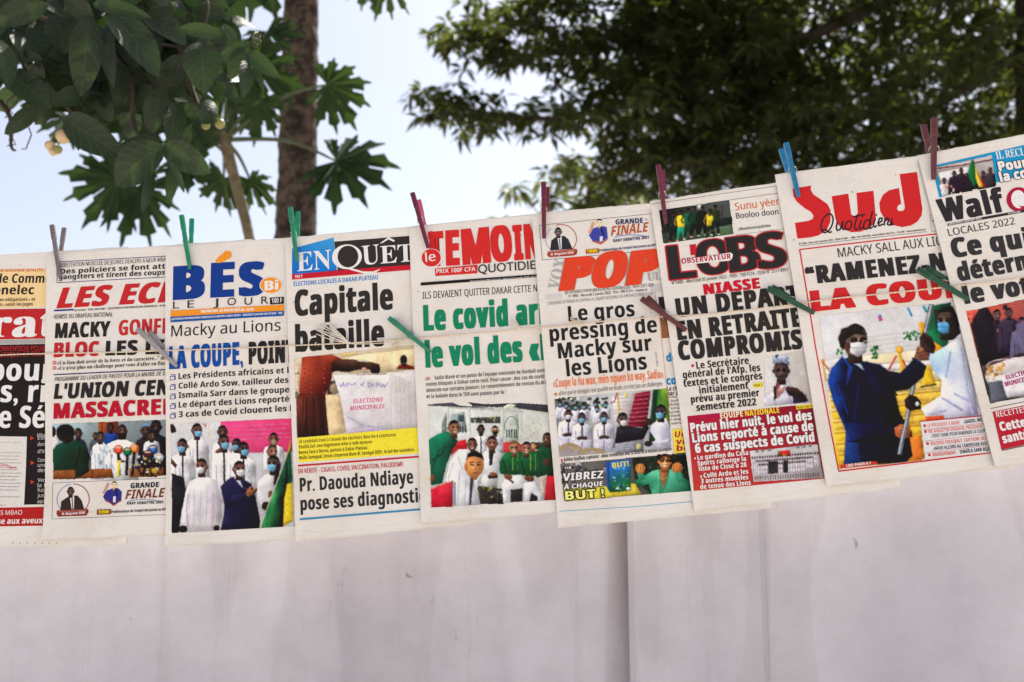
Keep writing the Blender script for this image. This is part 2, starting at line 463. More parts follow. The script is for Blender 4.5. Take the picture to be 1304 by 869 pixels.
for cx, cy, rx, ry, n in ((90, 50, 130, 75, 110), (180, 60, 110, 70, 95), (60, 110, 60, 35, 10), (130, 130, 70, 35, 16), (215, 120, 55, 45, 24), (265, 60, 55, 55, 22), (-190, 20, 190, 120, 60), (60, -150, 260, 110, 80), (150, 8, 160, 30, 50), (235, 25, 70, 40, 26)):
    for _ in range(n):
        a, q = rb.uniform(0, 6.28), math.sqrt(rb.random())
        x, y = cx + rx * q * math.cos(a), cy + ry * q * math.sin(a)
        an = rb.uniform(-.2, 3.3); L = rb.uniform(22, 58)
        bleaf(x - math.cos(an) * L / 2, y - math.sin(an) * L / 2, x + math.cos(an) * L / 2, y + math.sin(an) * L / 2, L * rb.uniform(.5, .68), rb.uniform(2.02, 2.35), rb.uniform(-.08, .08))
lb.build('leaves', M['leaf_big'], btree)
for x, y, rr, mt in ((80.5, 174.5, 9.2, 'fruit'), (63.5, 186, 6.4, 'fruit'), (73.5, 191, 5.6, 'fruit_green'), (67.5, 194, 5.0, 'fruit'), (262, 160, 5.5, 'fruit_green'), (280, 158, 6.5, 'fruit_green')):
    mb = MB(); c = at(x, y, 2.0); r = rr * 2.0 / F
    vs, fs = [], []
    for i in range(9):
        t = math.pi * i / 8
        for k in range(14):
            a = 2 * math.pi * k / 14
            zz = math.cos(t); rad = math.sin(t) * (1 + .12 * zz)
            vs.append(c + Vector((rad * math.cos(a), rad * math.sin(a), zz * 1.02)) * r)
    for i in range(8):
        for k in range(14): fs.append((i * 14 + k, i * 14 + (k + 1) % 14, (i + 1) * 14 + (k + 1) % 14, (i + 1) * 14 + k))
    mb.add(vs, fs)
    mb.tube([c + UPV * r * .9, c + UPV * r * 2.2 + XH * r * .3], r * .12, 5)
    mb.build('fruit', M[mt], btree)
mb = MB()
for i in range(26):                                               # pale bud cluster at the branch tip
    p = at(326 + rb.uniform(-5, 5), 52 + rb.uniform(-7, 9), 1.88 + rb.uniform(-.01, .01))
    mb.tube([p, p + Vector((rb.uniform(-.004, .004), rb.uniform(-.003, .003), rb.uniform(.004, .012)))], [.0022, .0008], 6)
mb.build('bud', M['petiole'], btree)

# papaya trees
LOBE = [(.30, .045), (.42, .07), (.50, .20), (.56, .08), (.68, .085), (.76, .20), (.81, .06), (.92, .04), (1.0, 0.0)]
def papaya_leaf(bm, C, rad, ang, right, down, nrm, rnd, droop=.25):
    nl = 9
    pts = []
    for i in range(nl):
        th = ang + R(-122 + 244 * i / (nl - 1)) + rnd.uniform(-.06, .06)
        L = rad * (0.62 + .38 * math.cos((i - (nl - 1) / 2) / (nl - 1) * math.pi * .95)) * rnd.uniform(.9, 1.08)
        ca, sa = math.cos(th), math.sin(th)
        bs = 0.78 + rnd.uniform(-.1, .15)
        seq = [(a, -b) for a, b in LOBE] + [(a, b) for a, b in LOBE[-2::-1]]
        for a, b in seq:
            a2 = a * L * (1 + rnd.uniform(-.03, .03)); b2 = b * L * bs * (1 + rnd.uniform(-.2, .2))
            pts.append((ca * a2 - sa * b2, sa * a2 + ca * b2, b2))
    vs = [bm.verts.new(C + right * x + down * y + nrm * (.35 * abs(hb)) - UPV * (droop * (x * x + y * y) / rad) + nrm * (.10 * rad * mnoise.noise(Vector((x / rad * 2.2, y / rad * 2.2, C.x * 9))))) for x, y, hb in pts]
    vc = bm.verts.new(C)
    n = len(vs)
    for i in range(n):
        if (i + 1) % (2 * len(LOBE) - 1) == 0 and i == n - 1: continue
        try: bm.faces.new((vc, vs[i], vs[(i + 1) % n]))
        except ValueError: pass
def papaya(name_label, trunk_pts, rads, crown, leaves, depth, seed, mat):
    rnd = random.Random(seed)
    base = to_ground(trunk_pts[-1])
    t = thing('papaya_tree', name_label, 'papaya tree', base)
    bpy.context.view_layer.update()
    trunk_tube(trunk_pts[::-1] and [base] + trunk_pts[::-1], [rads[-1] * 1.25] + rads[::-1], 22, .09, 22 if rads[0] < .05 else 11, .018, seed).build('trunk', mat, t)
    bm = bmesh.new(); mb = MB()
    for x, y, r, a, d in leaves:
        C = at(x, y, d); rad = r * .88 * d / F
        v = (CAMP - C).normalized()
        nrm = (v * .75 + UPV * rnd.uniform(-.6, .95) + XH * rnd.uniform(-.5, .5)).normalized()
        right = (Vector((1, 0, 0)) - nrm * nrm.x).normalized(); down = right.cross(nrm).normalized()
        if down.z > 0: down = -down
        papaya_leaf(bm, C, rad, R(a), right, down, nrm, rnd)
        mid = crown.lerp(C, .55) + UPV * (crown - C).length * .10
        mb.tube(smooth([crown, mid, C], 5), [.012 - .0007 * i for i in range(11)] if depth < 4.5 else .011, 7)
    inv = t.matrix_basis.inverted()
    bm.transform(inv)
    me = bpy.data.meshes.new('leaves'); bm.to_mesh(me); bm.free()
    link('leaves', me, t, M['leaf_papaya'])
    mb.build('leaf_stalks', M['petiole'], t)
    return t
P1 = 4.0
papaya('slender pale papaya stem with lobed leaves spreading from its crown', [at(280, 160, P1), at(286, 180, P1), at(297, 222, P1), at(308, 262, P1), at(318, 305, P1), at(330, 360, P1)], [.018, .027, .0235, .0225, .023, .026], at(286, 178, P1),
       [(150, 228, 82, 172, 3.8), (176, 238, 72, 80, 3.85), (238, 214, 58, 100, 3.9), (285, 226, 56, 120, 4.2), (318, 228, 52, 70, 4.2), (428, 205, 96, 22, 4.1), (416, 108, 68, 22, 4.1), (332, 128, 54, 105, 4.0), (325, 85, 78, 20, 4.1), (290, 90, 80, 120, 4.0), (62, 112, 58, 160, 3.9), (88, 150, 56, 70, 3.9), (185, 140, 70, 95, 3.8), (240, 150, 60, 70, 3.9), (340, 40, 70, 75, 4.3)], 4.0, 3, M['stem'])
P2 = 4.9
papaya('thick dark rough papaya trunk rising behind the newspapers between two green pegs', [at(392, -420, P2), at(388, -160, P2), at(384, 0, P2), at(381, 120, P2), at(379, 220, P2), at(376, 320, P2)], [.075, .082, .090, .096, .103, .112], at(392, -400, P2),
       [(492, -30, 56, 80, 4.7), (462, -34, 46, 100, 4.8), (320, -60, 90, 90, 4.8), (380, -250, 110, 60, 4.9), (470, -260, 100, 30, 4.9), (300, -240, 100, 150, 4.9), (520, -380, 120, 10, 4.9), (250, -380, 120, 170, 4.9), (400, -480, 120, 270, 4.9)], 4.9, 7, M['bark'])

# big shade tree at the right and the trees behind it
def rosette(V, Fc, C, n, L, rnd, droopy=.6):
    for _ in range(n):
        a = rnd.uniform(0, 6.283)
        d = Vector((math.cos(a), math.sin(a), rnd.uniform(-1.0, .35) * droopy * 1.4)).normalized()
        l = L * rnd.uniform(.6, 1.15); wv = l * rnd.uniform(.13, .19)
        s = d.cross(Vector((rnd.uniform(-.5, .5), rnd.uniform(-.5, .5), 1))).normalized(); u = s.cross(d)
        B = C + d * l * .12; b = len(V)
        V += [B, B + d * l * .45 + s * wv + u * wv * .25, B + d * l * .5 - UPV * l * .03, B + d * l * .45 - s * wv + u * wv * .25, B + d * l - UPV * l * .18]
        Fc += [(b, b + 1, b + 2), (b, b + 2, b + 3), (b + 2, b + 1, b + 4), (b + 3, b + 2, b + 4)]
def crown_part(name, spots, L, n, rnd, mat, parent, droopy=.6):
    V, Fc = [], []
    for C in spots: rosette(V, Fc, C, rnd.randint(n - 3, n + 3), L * rnd.uniform(.85, 1.15), rnd, droopy)
    inv = parent.matrix_basis.inverted()
    return link(name, mesh(name, [inv @ v for v in V], Fc), parent, mat)
def blob(rnd, cx, cy, rx, ry, d0, d1, n, shell=.35):
    out = []
    while len(out) < n:
        x, y, z = rnd.uniform(-1, 1), rnd.uniform(-1, 1), rnd.uniform(-1, 1)
        q = math.sqrt(x * x + y * y + z * z)
        if q > 1 or rnd.random() > shell + (1 - shell) * q ** 2: continue
        if mnoise.noise(Vector((x * 2.7 + cx, y * 2.7, z * 2.7))) < -.22: continue
        out.append(at(cx + rx * x, cy + ry * y, (d0 + d1) / 2 + (d1 - d0) / 2 * z))
    return out
def along(rnd, pts, n, sx, sy, sd):
    ps = smooth([Vector(p) for p in pts], 10); out = []
    for _ in range(n):
        t = rnd.random() ** .85; p = ps[min(len(ps) - 1, int(t * len(ps)))]
        k = 1.15 - .75 * (1 - t)
        out.append(at(p.x + rnd.gauss(0, sx) * k, p.y + rnd.gauss(0, sy) * k, p.z + rnd.gauss(0, sd)))
    return out
rm = random.Random(21)
MD = 8.4
mt = thing('shade_tree', 'large dark leafy tree overhanging the right half, its trunk at the right edge', 'tree', to_ground(at(1335, 420, MD)))
bpy.context.view_layer.update()
trunk_tube([to_ground(at(1335, 420, MD)), at(1328, 300, MD), at(1322, 60, MD), at(1320, -150, MD)], [.26, .22, .185, .15], 20, .08, 4, .08).build('trunk', M['bark_dark'], mt)
mb = MB()
BR = [[(1320, -60, 8.4), (1180, -20, 8.3), (1000, 60, 8.1), (860, 110, 8.0), (720, 150, 7.9), (610, 142, 7.8), (548, 124, 7.7)],
      [(1320, -150, 8.4), (1150, -120, 8.3), (950, -20, 8.2), (800, 40, 8.1), (690, 70, 8.0), (620, 60, 7.9), (580, 34, 7.9)],
      [(1150, -120, 8.3), (900, -90, 8.4), (760, -40, 8.3), (680, 0, 8.2), (640, 20, 8.2)],
      [(1000, 60, 8.1), (900, 170, 8.2), (800, 210, 8.4), (745, 235, 8.5)],
      [(1320, 60, 8.4), (1200, 130, 8.6), (1120, 200, 8.8)], [(1322, 40, 8.4), (1420, -60, 8.4), (1560, -160, 8.6)], [(1320, -150, 8.4), (1330, -330, 8.4), (1300, -420, 8.5)]]
for L in BR:
    ps = smooth([at(*p) for p in L], 6); n = len(ps)
    mb.tube(ps, [.075 * (1 - i / n) ** 1.3 + .008 for i in range(n)], 8)
mb.build('limbs', M['bark_dark'], mt)
sp = []
sp += along(rm, BR[0][3:], 105, 24, 12, .25) + along(rm, BR[1][3:], 95, 24, 13, .25) + along(rm, BR[2][2:], 70, 30, 15, .25) + along(rm, BR[3], 120, 32, 26, .3)
sp += blob(rm, 880, 95, 185, 135, 7.4, 9.4, 520) + blob(rm, 1100, 60, 330, 190, 7.2, 10.0, 1600) + blob(rm, 1250, -230, 560, 300, 6.6, 11.0, 900) + blob(rm, 800, 20, 130, 90, 7.8, 9.2, 200) + blob(rm, 1000, 180, 220, 80, 7.8, 9.6, 380)
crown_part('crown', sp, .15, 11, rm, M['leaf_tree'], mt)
# paler small tree showing under the branches, left of the big one
r2 = random.Random(31)
t2 = thing('young_tree', 'small pale sunlit tree showing low under the dark branches', 'tree', to_ground(at(745, 420, 10.5)))
bpy.context.view_layer.update()
trunk_tube([to_ground(at(745, 420, 10.5)), at(745, 330, 10.5), at(750, 240, 10.5), at(742, 205, 10.5)], [.06, .045, .03, .015], 12, .06, 6, .1).build('trunk', M['stem'], t2)
s2 = blob(r2, 735, 240, 48, 52, 10.1, 10.9, 46, .8) + blob(r2, 780, 275, 70, 40, 10.1, 10.9, 60, .8) + along(r2, [(655, 245, 10.4), (657, 240, 10.4), (658, 238, 10.4)], 4, 4, 4, .05)
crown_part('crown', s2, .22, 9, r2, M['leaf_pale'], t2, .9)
mb = MB(); mb.tube(smooth([at(740, 300, 10.5), at(700, 285, 10.45), at(657, 238, 10.4)], 6), .008, 6); mb.build('limbs', M['stem'], t2)
# hedge-like tree far behind
r3 = random.Random(41)
for lab, cx, cy, rx, ry, d, n, tx in (('dense dark tree standing far behind the big one at the right', 1120, 170, 360, 240, 14.5, 1900, 1130), ('far low tree behind the small pale one, just above the papers', 850, 290, 120, 62, 14.0, 200, 850), ('thin distant bush tips just above the red block capitals', 640, 300, 70, 26, 13.0, 26, 640)):
    t3 = thing('background_tree', lab, 'tree', to_ground(at(tx, 420, d)))
    bpy.context.view_layer.update()
    trunk_tube([to_ground(at(tx, 420, d)), at(tx, 400, d), at(tx + 6, cy, d)], [.2, .15, .06] if n > 100 else [.06, .05, .03], 12, .06, 4, .2).build('trunk', M['bark_dark'], t3)
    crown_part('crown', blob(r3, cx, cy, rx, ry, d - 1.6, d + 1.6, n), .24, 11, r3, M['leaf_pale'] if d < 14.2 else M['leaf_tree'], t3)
# ================================================================== printing engine
PAPER = (232, 225, 219)
def lin(c):
    c /= 255.0
    return c / 12.92 if c <= 0.04045 else ((c + 0.055) / 1.055) ** 2.4
def ink(c):
    return tuple(min(0.86, max(0.012, lin(a) / lin(p) * 0.76)) for a, p in zip(c, PAPER)) + (1.0,)
K = (48, 44, 43); RD = (196, 42, 44); WH = (236, 230, 226); BL = (20, 62, 140); DK = (30, 26, 25)
ORG = (243, 150, 45); YEL = (246, 222, 50); GRN = (24, 130, 88); CY = (30, 140, 200)

_tc = bpy.data.curves.new('glyph', 'FONT'); _to = bpy.data.objects.new('glyph', _tc); COL.objects.link(_to)
def _eval(s):
    _tc.body = s
    dg = bpy.context.evaluated_depsgraph_get(); dg.update()
    ev = _to.evaluated_get(dg); me = ev.to_mesh()
    vs = [(v.co.x, v.co.y) for v in me.vertices]; fs = [tuple(p.vertices) for p in me.polygons]
    ev.to_mesh_clear()
    return vs, fs
STY = {'n': (0x1D5A0, 0x1D5BA, 0x1D7E2), 'b': (0x1D5D4, 0x1D5EE, 0x1D7EC), 'r': (0x1D400, 0x1D41A, 0x1D7CE), 'i': (0x1D434, 0x1D44E, 0x1D7CE), 's': None}
def mapch(st, c):
    t = STY[st]
    if t is None: return c
    if st == 'i' and c == 'h': return '\u210e'
    if 'A' <= c <= 'Z': return chr(t[0] + ord(c) - 65)
    if 'a' <= c <= 'z': return chr(t[1] + ord(c) - 97)
    if '0' <= c <= '9': return chr(t[2] + ord(c) - 48)
    return c
_gc, _ready = {}, set()
_tc.space_line = 10.0
CHARS = "ABCDEFGHIJKLMNOPQRSTUVWXYZabcdefghijklmnopqrstuvwxyz0123456789.,:;!?'\"«»“”’°-&#@()/+" 
CH = {'r': "'-.01235789:ACDEFGHIJLMNOPQRSTUVXabcdefghilnoprstuvx«°\"", 'b': "!#&'(),-.0123456789:ABCDEFGHIJKLMNOPQRSTUVWXYZabcdefghijklmnopqrstuvwxy«°»’“",
      'n': "&',-.012456789:@ABCDEFGHIJKLMNOPQRSTUVXYabcdefghijklmnopqrstuvxy«°»’", 's': '01ACDEFHIJLNOPQRTUX', 'i': None}
def _prep(st):
    """all glyphs of one style in one evaluation: one character per line, each followed by a plain I that marks its advance"""
    iv, _ = _eval('I'); il, iw = min(v[0] for v in iv), max(v[0] for v in iv) - min(v[0] for v in iv)
    chars = [c for c in (CH[st] or CHARS)]
    if 'H' not in chars: chars.append('H')
    vs, fs = _eval('\n'.join(mapch(st, c) + 'I' for c in chars))
    rows = {}
    for f in fs:
        i = int(round(-(vs[f[0]][1] - 0.3) / 10.0)); rows.setdefault(i, []).append(f)
    got = {}
    for i, c in enumerate(chars):
        fl = rows.get(i, [])
        xr = max(vs[k][0] for f in fl for k in f)
        cut = xr - iw - 0.003
        idx = {}; gv, gf = [], []
        for f in fl:
            if min(vs[k][0] for k in f) >= cut: continue
            q = []
            for k in f:
                if k not in idx:
                    idx[k] = len(gv); gv.append((vs[k][0], vs[k][1] + 10.0 * i))
                q.append(idx[k])
            gf.append(tuple(q))
        got[c] = (gv, gf, xr - iw - il)
    h = max(v[1] for v in got['H'][0])
    for c in chars:
        gv, gf, adv = got[c]
        _gc[st, c] = ([(x / h, y / h) for x, y in gv], gf, adv / h)
    _gc[st, ' '] = ([], [], 0.36)
    _ready.add(st)
def glyph(st, c):
    """verts, faces, advance, all in cap heights"""
    if st not in _ready: _prep(st)
    if (st, c) not in _gc:
        d = unicodedata.normalize('NFD', c); base = d[0]
        if (st, base) not in _gc:
            _gc[st, c] = ([], [], 0.3); return _gc[st, c]
        v0, f0, adv = _gc[st, base]
        vs, fs = list(v0), list(f0)
        if len(d) > 1 and vs and base != 'i':
            cx = (min(v[0] for v in vs) + max(v[0] for v in vs)) / 2; top = max(v[1] for v in vs)
            b = 0.075 if st in 'br' else 0.05
            def quad(pts):
                n = len(vs); vs.extend(pts); fs.append(tuple(range(n, n + len(pts))))
            y0, y1 = top + 0.07, top + 0.25
            a = d[1]
            if a == '\u0301': quad([(cx - b * 1.2, y0), (cx + b * 0.6, y0), (cx + b * 2.6, y1), (cx + b * 0.3, y1)])
            elif a == '\u0300': quad([(cx - b * 0.6, y0), (cx + b * 1.2, y0), (cx - b * 0.3, y1), (cx - b * 2.6, y1)])
            elif a == '\u0302':
                quad([(cx - b * 3, y0), (cx - b * 1.4, y0), (cx, y1 - 0.07), (cx, y1)]); quad([(cx + b * 1.4, y0), (cx + b * 3, y0), (cx, y1), (cx, y1 - 0.07)])
            elif a == '\u0303': quad([(cx - b * 3, y0), (cx + b * 3, y0 + 0.06), (cx + b * 3, y1), (cx - b * 3, y1 - 0.06)])
            elif a == '\u0308':
                for s in (-1, 1): quad([(cx + s * 0.13 - b, y0), (cx + s * 0.13 + b, y0), (cx + s * 0.13 + b, y0 + 2 * b), (cx + s * 0.13 - b, y0 + 2 * b)])
            elif a == '\u0327': quad([(cx - b, -0.02), (cx + b, -0.02), (cx, -0.22), (cx - b * 2, -0.22)])
        _gc[st, c] = (vs, fs, adv)
    return _gc[st, c]

class Page:
    def __init__(s, name, label, TL, TR, BR, BL, oL=0.010, oR=0.0, seed=1, bulge=0.0026, fold=0.0026, curl=0.007):
        rnd = s.rnd = random.Random(seed)
        s.name = name
        tl, bl = hit(*TL, oL), hit(*BL, oL)
        s.o = tl
        s.ev = (bl - tl).normalized()
        W = 0.30
        u0 = XH - s.ev * XH.dot(s.ev)
        u = (u0.normalized() * W + NP * (oL - oR)).normalized()
        s.eu = (u - s.ev * u.dot(s.ev)).normalized()
        s.en = s.eu.cross(s.ev)                      # away from the camera
        mat = Matrix((( s.eu.x, s.en.x, -s.ev.x), (s.eu.y, s.en.y, -s.ev.y), (s.eu.z, s.en.z, -s.ev.z))).to_4x4()
        s.root = thing('newspaper', label, 'newspaper', group='newspapers pegged in a row on the twine')
        s.root.matrix_world = Matrix.Translation(tl) @ mat
        s.zt = (0, 0, 1.0)
        s.corn = [s.loc0(*q) for q in (TL, TR, BR, BL)]
        s.H = s.corn[3][1]; s.W = s.corn[1][0]
        s.vc = s.H * 0.38
        s.bulge, s.fold, s.curl = bulge, fold, curl
        s.ph = rnd.uniform(0, 6); s.cu = rnd.uniform(.2, .7)
        s.parts = {}; s.cur = None
        s.sheets()
    def loc0(s, px, py):
        p = hit(px, py, 0.0, s.en, s.o) - s.o
        return (p.dot(s.eu), p.dot(s.ev))
    def z(s, ox, oy, sc): s.zt = (ox, oy, sc)
    def loc(s, x, y): return s.loc0(s.zt[0] + x / s.zt[2], s.zt[1] + y / s.zt[2])
    def disp(s, u, v):
        """how far the sheet stands forward of its flat plane at u, v"""
        d = s.bulge * math.sin(math.pi * min(1, max(0, u / s.W))) * (0.6 + 0.4 * math.sin(2.2 * v / s.H + s.ph))
        d += s.fold * (1 - min(1.0, abs(v - s.vc) / 0.16))
        t = max(0, v / s.H - 0.72) / 0.28
        d += s.curl * t * t * (0.35 + 0.65 * (u / s.W - s.cu) ** 2 * 2)
        d += .0007 * mnoise.noise(Vector((u * 5.5, v * 4.5, s.ph * 3)))
        return d
    def sheets(s):
        nu, nv = 26, 40
        def grid(name, corn, back, mat, dz=0.0):
            vs, fs = [], []
            vl = sorted(set([j / nv for j in range(nv + 1)] + [s.vc / s.H]))
            n2 = len(vl) - 1
            rag = random.Random(hash(name + s.name) % 999)
            for jv in vl:
                for i in range(nu + 1):
                    a = i / nu
                    p = [(corn[0][k] * (1 - a) + corn[1][k] * a) * (1 - jv) + (corn[3][k] * (1 - a) + corn[2][k] * a) * jv for k in (0, 1)]
                    if jv in (0, 1): p[1] += rag.uniform(-0.0005, 0.0005)
                    vs.append((p[0], back - s.disp(*p), -p[1]))
            for j in range(n2):
                for i in range(nu):
                    k = j * (nu + 1) + i
                    fs.append((k, k + 1, k + nu + 2, k + nu + 1))
            return vs, fs
        vs, fs = grid('front', s.corn, 0.0, None)
        s.front = link('front_page', mesh('front_page', vs, fs, True), s.root, M['paper'])
        av, af = [], []
        r = s.rnd
        for k in range(4):
            c = [(p[0] + r.uniform(-0.0006, 0.0012) , p[1] + (r.uniform(-0.0022, 0.0002) if i < 2 else r.uniform(0.0002, 0.0030))) for i, p in enumerate(s.corn)]
            vs, fs = grid('in%d' % k, c, 0.0004 + 0.0005 * k, None)
            b = len(av); av += vs; af += [tuple(i + b for i in f) for f in fs]
        link('inner_pages', mesh('inner_pages', av, af, True), s.root, M['paper_in'])
    # ---- parts
    def part(s, name, mat='ink', z0=0.0003):
        bp, bt = bmesh.new(), bmesh.new()
        pt = dict(name=name, mat=mat, z=z0, z0=z0, ras=[], bp=bp, bt=bt, lp=bp.loops.layers.float_color.new('ink'), lt=bt.loops.layers.float_color.new('ink'))
        s.parts[len(s.parts)] = pt; s.cur = pt
        return s
    def _face(s, bm, lay, uvs, z, cols):
        try:
            f = bm.faces.new([bm.verts.new((u, -z, -v)) for u, v in uvs])
        except ValueError:
            return
        for i, lp in enumerate(f.loops):
            lp[lay] = cols[i % len(cols)]
    def inside(s, uv): return -0.001 < uv[0] < s.W + 0.03
    def p(s, pts, col):
        c = s.cur; c['z'] += 0.000008
        if c['mat'] == 'pict':
            c['ras'].append(([s.loc(*q) for q in pts], col if isinstance(col, list) else [col] * len(pts), None)); return
        cols = [ink(k) for k in col] if isinstance(col, list) else [ink(col)]
        s._face(c['bp'], c['lp'], [s.loc(*q) for q in pts], c['z'], cols)
    def r(s, x0, y0, x1, y1, h, col):
        """bar whose top edge runs x0,y0 - x1,y1 and which is h deep"""
        s.p([(x0, y0), (x1, y1), (x1, y1 + h), (x0, y0 + h)], col)
    def e(s, cx, cy, rx, ry, col, rot=0, col2=None, n=18, a0=0, a1=360):
        c = s.cur; c['z'] += 0.000008
        cr, sr = math.cos(R(rot)), math.sin(R(rot))
        full = a1 - a0 >= 360
        pts = []
        for i in range(n + (0 if full else 1)):
            t = R(a0 + (a1 - a0) * i / n)
            x, y = rx * math.cos(t), ry * math.sin(t)
            pts.append(s.loc(cx + x * cr - y * sr, cy + x * sr + y * cr))
        if c['mat'] == 'pict':
            c['ras'].append((pts, [col] * len(pts), (s.loc(cx, cy), col2 or col))); return
        k1 = ink(col); k2 = ink(col2) if col2 else k1
        ctr = s.loc(cx, cy)
        m = len(pts)
        for i in range(m if full else m - 1):
            s._face(c['bp'], c['lp'], [ctr, pts[i], pts[(i + 1) % m]], c['z'], [k2, k1, k1])
    def l(s, pts, wd, col):
        c = s.cur; c['z'] += 0.000008
        k = [ink(col)]
        ras = c['mat'] == 'pict'
        for (x0, y0), (x1, y1) in zip(pts, pts[1:]):
            dx, dy = x1 - x0, y1 - y0; L = math.hypot(dx, dy) or 1
            nx, ny = -dy / L * wd / 2, dx / L * wd / 2
            ex, ey = dx / L * wd * .2, dy / L * wd * .2
            if ras:
                c['ras'].append(([s.loc(x0 + nx - ex, y0 + ny - ey), s.loc(x1 + nx + ex, y1 + ny + ey), s.loc(x1 - nx + ex, y1 - ny + ey), s.loc(x0 - nx - ex, y0 - ny - ey)], [col] * 4, None)); continue
            s._face(c['bp'], c['lp'], [s.loc(x0 + nx - ex, y0 + ny - ey), s.loc(x1 + nx + ex, y1 + ny + ey), s.loc(x1 - nx + ex, y1 - ny + ey), s.loc(x0 - nx - ex, y0 - ny - ey)], c['z'], k)
    def ring(s, cx, cy, rx, ry, wd, col, n=28, a0=0, a1=360):
        s.l([(cx + rx * math.cos(R(a0 + (a1 - a0) * i / n)), cy + ry * math.sin(R(a0 + (a1 - a0) * i / n))) for i in range(n + 1)], wd, col)
    def t(s, text, x0, y0, x1, y1, h, col, st='b', fat=0.0, it=0.0, sp=None, out=None):
        """line of type: baseline x0,y0 - x1,y1 (x1 = end of the part before '|'), capitals h tall"""
        c = s.cur; c['z'] += 0.00001
        if sp is None: sp = -0.03 if fat >= .10 else 0.0
        if fat >= .10: fat *= (.86 if fat > .18 else 1.0)
        i_fit = text.find('|'); text = text.replace('|', '')
        if i_fit < 0: i_fit = len(text)
        x = 0.0; gl = []; fitw = None
        for i, ch in enumerate(text):
            vs, fs, adv = glyph(st, ch)
            if i < i_fit and vs: fitw = x + max(v[0] for v in vs)
            gl.append((x, vs, fs)); x += adv + sp + fat * 0.8
        first = next((min(v[0] for v in g[1]) for g in gl if g[1]), 0)
        p0, p1 = s.loc(x0, y0), s.loc(x1, y1)
        ex = ((p1[0] - p0[0]), (p1[1] - p0[1]))
        L = math.hypot(*ex); ex = (ex[0] / L, ex[1] / L); ey = (ex[1], -ex[0])
        q = s.loc(x0, y0 - h) if abs(y1 - y0) < abs(x1 - x0) else s.loc(x0 - h, y0)
        hh = math.hypot(q[0] - p0[0], q[1] - p0[1])
        sx = L / max(1e-6, fitw - first + fat)
        fy = .022 if fat >= .12 else 0.0
        def emit(offs, ink_col):
            k = ink(ink_col)
            for gx, vs, fs in gl:
                if not vs: continue
                for j, (o, oy) in enumerate(offs):
                    pts = []
                    for vx, vy in vs:
                        vy = fy + vy * (1 - 2 * fy) + oy
                        a = (gx + vx - first + fat / 2 + o) * sx + it * vy * hh; b = vy * hh
                        pts.append((p0[0] + ex[0] * a + ey[0] * b, p0[1] + ex[1] * a + ey[1] * b))
                    if max(q[0] for q in pts) > s.W - 0.004: return
                    z = c['z'] + j * 0.000012
                    bv = [c['bt'].verts.new((u, -z, -v)) for u, v in pts]
                    for f in fs:
                        try: ff = c['bt'].faces.new([bv[i] for i in f])
                        except ValueError: continue
                        for lp in ff.loops: lp[c['lt']] = k
            c['z'] += 0.000012 * len(offs) + .00001
        f2 = fat / 2; nf = max(1, math.ceil(fat / .075))
        offs = [(0.0, 0.0)] if fat == 0 else ([(-f2, 0), (f2, 0)] if fat < 0.08 else [(-f2 + fat * k / nf, y) for k in range(nf + 1) for y in ((-fy, fy) if fy else (0,))])
        if out:
            w = out[1]; wx = w * hh / sx
            emit([(dx + ax * wx, ay * w) for dx in (-f2, f2) for ax, ay in ((1, 0), (-1, 0), (.7, .7), (-.7, .7), (.7, -.7), (-.7, -.7), (0, 1), (0, -1))], out[0])
        emit(offs, col)
    def lines(s, x0, y0, x1, y1, dy, n, h, col, st='n', seed=0, words=None, dx=0):
        """n lines of running text"""
        r = random.Random(seed + 77)
        W = words or 'le la des une pour les dans avec sur par son qui que est Dakar ville national jeune football match joueurs lions coupe depuis selon encore'.split()
        for i in range(n):
            tx = ''
            while len(tx) < (x1 - x0) / (h * 0.62): tx += r.choice(W) + ' '
            s.t(tx.strip(), x0 + dx * i, y0 + dy * i, x1 + dx * i - (r.uniform(0, 0.3) * (x1 - x0) if i == n - 1 else 0), y1 + dy * i, h, col, st)
    # ---- people in printed pictures
    def head(s, cx, cy, r, skin=(62, 42, 34), face=0, mask=None, hair=(24, 20, 19), rot=0, cap=None, glasses=False, smile=False):
        skin = tuple(min(255, int(k * 1.42 + 8)) for k in skin)
        lt = tuple(min(255, int(k * 1.5 + 16)) for k in skin); dk = tuple(int(k * 0.6) for k in skin)
        s.p([(cx - r * .42, cy + r * .5), (cx + r * .42, cy + r * .5), (cx + r * .5, cy + r * 1.5), (cx - r * .5, cy + r * 1.5)], dk)
        for sd in (-1, 1):
            if face != sd: s.e(cx + sd * r * .78, cy + r * .08, r * .17, r * .26, skin, n=8)
        s.e(cx, cy, r * .78, r * 1.06, skin, rot, n=20)
        fx = cx + face * r * .22
        s.e(fx, cy + r * .12, r * .52, r * .72, skin, rot, lt, n=14)
        # hair
        hp = [(cx + r * .79 * math.cos(R(a)), cy + r * 1.08 * math.sin(R(a))) for a in range(-176, 0, 11)]
        lo = [(cx + r * .66 + face * r * .1, cy - r * .44), (fx + r * .3, cy - r * .66), (fx - r * .3, cy - r * .66), (cx - r * .66 + face * r * .1, cy - r * .44)]
        s.p(hp + lo, cap or hair)
        for sd in (-1, 1):
            ex = fx + sd * r * .27
            s.l([(ex - r * .16, cy - r * .14), (ex + r * .16, cy - r * .14)], r * .12, dk)
            s.l([(ex - r * .13, cy + r * .02), (ex + r * .13, cy + r * .02)], r * .14, (22, 16, 14))
            if glasses: s.ring(ex, cy + r * .03, r * .2, r * .16, r * .07, (18, 16, 18), n=10)
        s.p([(fx - r * .06, cy), (fx + r * .06 + face * r * .12, cy + r * .34), (fx - r * .12, cy + r * .36)], lt)
        s.l([(fx - r * .14, cy + r * .38), (fx + r * .16, cy + r * .38)], r * .07, dk)
